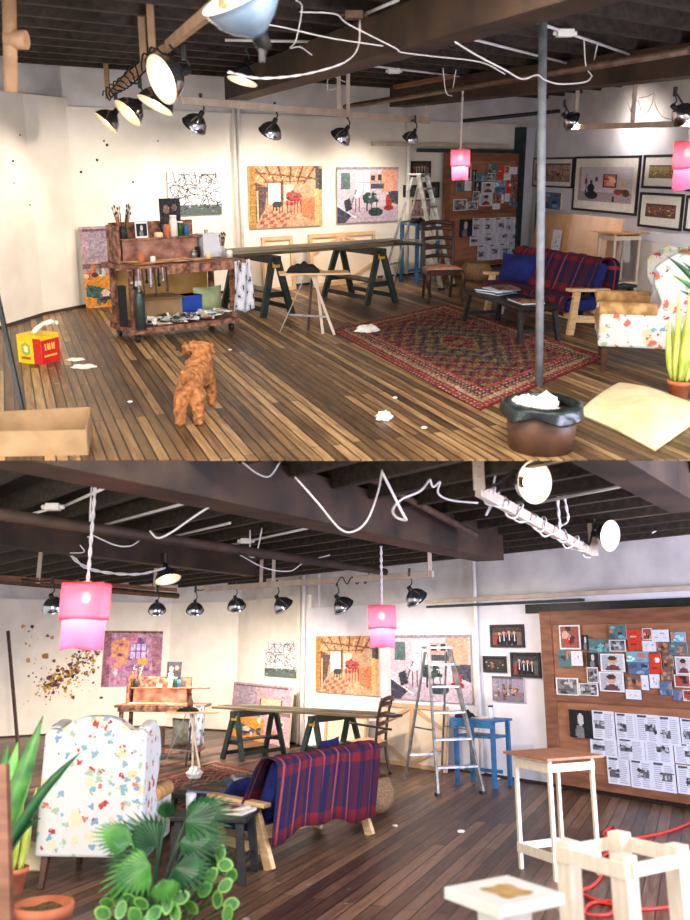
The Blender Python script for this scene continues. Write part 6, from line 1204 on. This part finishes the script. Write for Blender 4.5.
# ---- overhead in the lower studio
LG = 'lamps along the lower studio walls'; nb2 = -V((VR.n.x, VR.n.y, 0))
TR_ = ta, tb = Y(2, 205, 589, 14.0), Y(2, 433, 574, 10.6)
bar(2, ta, tb, .05, .08, 'long pale rail carrying the right hand clamp lamps, lower view', hang=(.3, .36, .99))
TL_ = ta, tb = Y(2, -8, 577, 11.0), Y(2, 176, 590, 14.8)
bar(2, ta, tb, .05, .06, 'dark thin rail carrying the clamp lamps before the splattered wall, lower view', mt='boardf', hang=(.2, .85), hm='batten')
wa2 = V((-.1, .8, -.8)); wr2 = nb2 * .75 + V((0, 0, -.8))
for i, (u, v, y, r, am, lb_) in enumerate([(53, 603, 11.3, .145, (.1, .8, -1), 'first'), (157, 607, 14.3, .14, (-.1, .8, -1), 'second'), (195, 607, 14.4, .14, (-.1, .8, -1), 'third'), (236, 603, 13.6, .14, (.1, .8, -.9), 'fourth'), (281, 603, 12.9, .15, tuple(wr2), 'fifth'), (341, 603, 12.2, .15, tuple(wr2), 'sixth'), (414, 595, 10.9, .14, tuple(wr2), 'seventh')]):
    lampat(2, u, v, y, am, r, '%s dark chrome wall lamp from the left, lower view' % lb_, LG, energy=290 if i < 4 else 85, colr=(1, .86, .72), glow=False, spot=125, drop=.2, bar=TL_ if i < 2 else TR_)
lampat(2, 167, 574, 10.5, (.3, -.3, -1), .15, 'dark clamp lamp high among the cables above the wall lamps, lower view', None, glow=.3, drop=.1)
p, q = Y(2, 478, 490, 6.1), Y(2, 590, 552, 8.8)
bar(2, p, q, .05, .09, 'pale wooden lamp bar hung from the joists with two lit lamps, lower view', hang=(), mt='batten')
for k, (u0, v0, u1, v1, y, lb_) in enumerate([(478, 461, 478, 490, 6.1, 'short pale hanger board at the near end of the lamp bar, lower view'), (590, 504, 590, 556, 8.8, 'long pale hanger board at the far end of the lamp bar, lower view')]):
    a, c = Y(2, u0, v0, y), Y(2, u1, v1, y); b = B(); b.box(-.04, -.02, c.z - a.z, .04, .02, 0); b.ball((0, -.02, -.05), .008, seg=6); b.ball((0, -.02, -.12), .008, seg=6); solo(b, 'hanger_board', M['batten'], 2, lb_, 'hanger', a, group='hangers of the lower lamp bar', bevel=.002)
lampat(2, 528, 482, 5.9, (.45, -.82, -.15), .145, 'large lit lamp facing the viewer at the near end of the lamp bar, lower view', 'lit lamps on the lower lamp bar', energy=15, glow=.8, drop=.1, bar=(p, q))
lampat(2, 604, 535, 8.6, (.6, -.78, -.2), .15, 'smaller lit lamp at the far end of the lamp bar, lower view', 'lit lamps on the lower lamp bar', energy=15, glow=.8, drop=.1, bar=(p, q))
n_ = 80; dv = q - p; ax = dv.normalized(); sd = ax.cross(V((0, 0, 1)))
wire(2, [p + dv * (.05 + .93 * i / n_) + (sd * math.cos(i * .7) + V((0, 0, 1)) * math.sin(i * .7)) * (.06 + .02 * math.sin(i * 1.7)) for i in range(n_)], .009, 'white cord wrapped round the lamp bar with the lit lamps, lower view', n=3)
tp_ = P(2, 96, 478, 2.93); yb = tp_.y; shade(2, tp_, Y(2, 101, 584, yb).z, 21.5 / 850 * yb * 1.03, (Y(2, 101, 584, yb).z - Y(2, 101, 649, yb).z), 'large pink gauze pendant lamp above the armchair, lower view', energy=16, skew=1)
tp_ = P(2, 381, 546, 2.7); yb = tp_.y; shade(2, tp_, Y(2, 376, 606, yb).z, 13 / 850 * yb * 1.03, (Y(2, 376, 606, yb).z - Y(2, 376, 647, yb).z), 'smaller pink pendant lamp above the sofa, lower view', energy=11)
CG2 = 'cables under the lower ceiling'
for pts, r, y0, lb_, tw in [
    ([(295, 477), (318, 503), (340, 529), (355, 531), (368, 519), (378, 492), (382, 470)], .006, 5.5, 'white cable sagging in a deep loop under the thick beam, lower view', False),
    ([(382, 472), (392, 492), (403, 514), (406, 520), (396, 517), (393, 509), (402, 499), (420, 491), (430, 479)], .009, 5.6, 'thick white cable tied in a knot below the beam, lower view', False),
    ([(430, 479), (433, 487), (440, 482), (438, 493), (450, 500), (478, 503)], .007, 5.8, 'white cable hooking toward the lamp bar, lower view', False),
    ([(242, 462), (258, 474), (270, 476), (280, 462)], .005, 5.5, 'double hanging cable loop at the top of the lower view', False),
    ([(214, 504), (195, 516), (172, 532), (158, 538), (150, 531)], .007, 5.9, 'white cable end curving under the thick beam left of centre, lower view', False),
    ([(67, 552), (85, 567), (110, 573), (140, 574), (165, 568)], .010, 9.5, 'braided cable sagging toward the dark high lamp, lower view', True),
    ([(80, 545), (84, 552), (70, 553)], .007, 9.0, 'small bent wire left of the big pendant, lower view', False),
    ([(90, 534), (115, 545), (130, 546), (139, 541)], .008, 8.2, 'white wire curling right of the pendant cord, lower view', False),
    ([(92, 478), (90, 520), (92, 535), (88, 537)], .008, 7.0, 'thin wire running down beside the big pendant cord, lower view', False),
    ([(250, 530), (250, 549)], .009, 9.5, 'short straight cable end by the small box, lower view', False),
    ([(262, 528), (258, 548), (254, 557), (249, 556)], .009, 9.5, 'bent cable end hanging beside the straight one, lower view', False),
    ([(240, 555), (265, 568), (290, 571), (305, 562), (330, 555)], .007, 9.8, 'thin white wire drooping before the pale rail, lower view', False),
    ([(337, 583), (342, 577), (347, 584), (352, 577), (357, 584), (362, 577), (366, 583), (373, 560), (380, 552)], .008, 11.4, 'black cord coiled on the pale rail and rising to the beam, lower view', False),
    ([(553, 462), (562, 476), (565, 500), (568, 520), (560, 526)], .008, 7.4, 'white twisted cord hanging right of the large lit lamp, lower view', True),
    ([(546, 462), (556, 480), (558, 505), (560, 528)], .008, 7.3, 'white twisted cord hanging closest to the large lit lamp, lower view', True),
    ([(504, 462), (495, 476), (492, 500), (486, 515), (492, 505), (500, 490)], .009, 6.7, 'white cord looping left of the large lit lamp, lower view', False),
    ([(652, 533), (665, 526), (680, 524), (700, 526)], .010, 9.4, 'pale cable crossing the upper plaster at the right, lower view', False)]:
    wire(2, [Y(2, u, v, y0 + .05 * i) for i, (u, v) in enumerate(pts)], r, lb_, CG2, twist=tw, mt='blackc' if 'black cord' in lb_ else 'cable')
for a_, c_, z_, lb_ in [((60, 508), (118, 482), 2.92, 'white conduit rising right from the small junction box, lower view'), ((100, 526), (197, 500), 2.92, 'long white conduit behind the big pendant cord, lower view'), ((-5, 524), (50, 509), 2.92, 'white conduit left of the small junction box, lower view'), ((230, 545), (313, 527), 2.9, 'white conduit carrying the second junction box, lower view'), ((175, 536), (230, 523), 2.92, 'thin pale conduit between two beams, lower view'), ((535, 503), (680, 475), 2.92, 'white conduit crossing the joists behind the lit lamps, lower view')]:
    p, q = P(2, *a_, z_), P(2, *c_, z_); b = B(); b.tube([(0, 0, 0), q - p], .014, 8); solo(b, 'conduit', M['cable'], 2, lb_, 'conduit', p, group='conduits under the lower ceiling')
for u, v, lb_ in [(53, 507, 'small white junction box left of the big pendant, lower view'), (246, 541, 'small white junction box by the two cable ends, lower view')]:
    p = P(2, u, v, 2.9); b = B(); b.box(-.06, -.045, -.03, .06, .045, .03); b.tube([(-.1, 0, 0), (-.06, 0, 0)], .022, 8); b.tube([(.06, 0, 0), (.1, 0, 0)], .022, 8); solo(b, 'junction_box', M['white'], 2, lb_, 'junction box', p, bevel=.006)
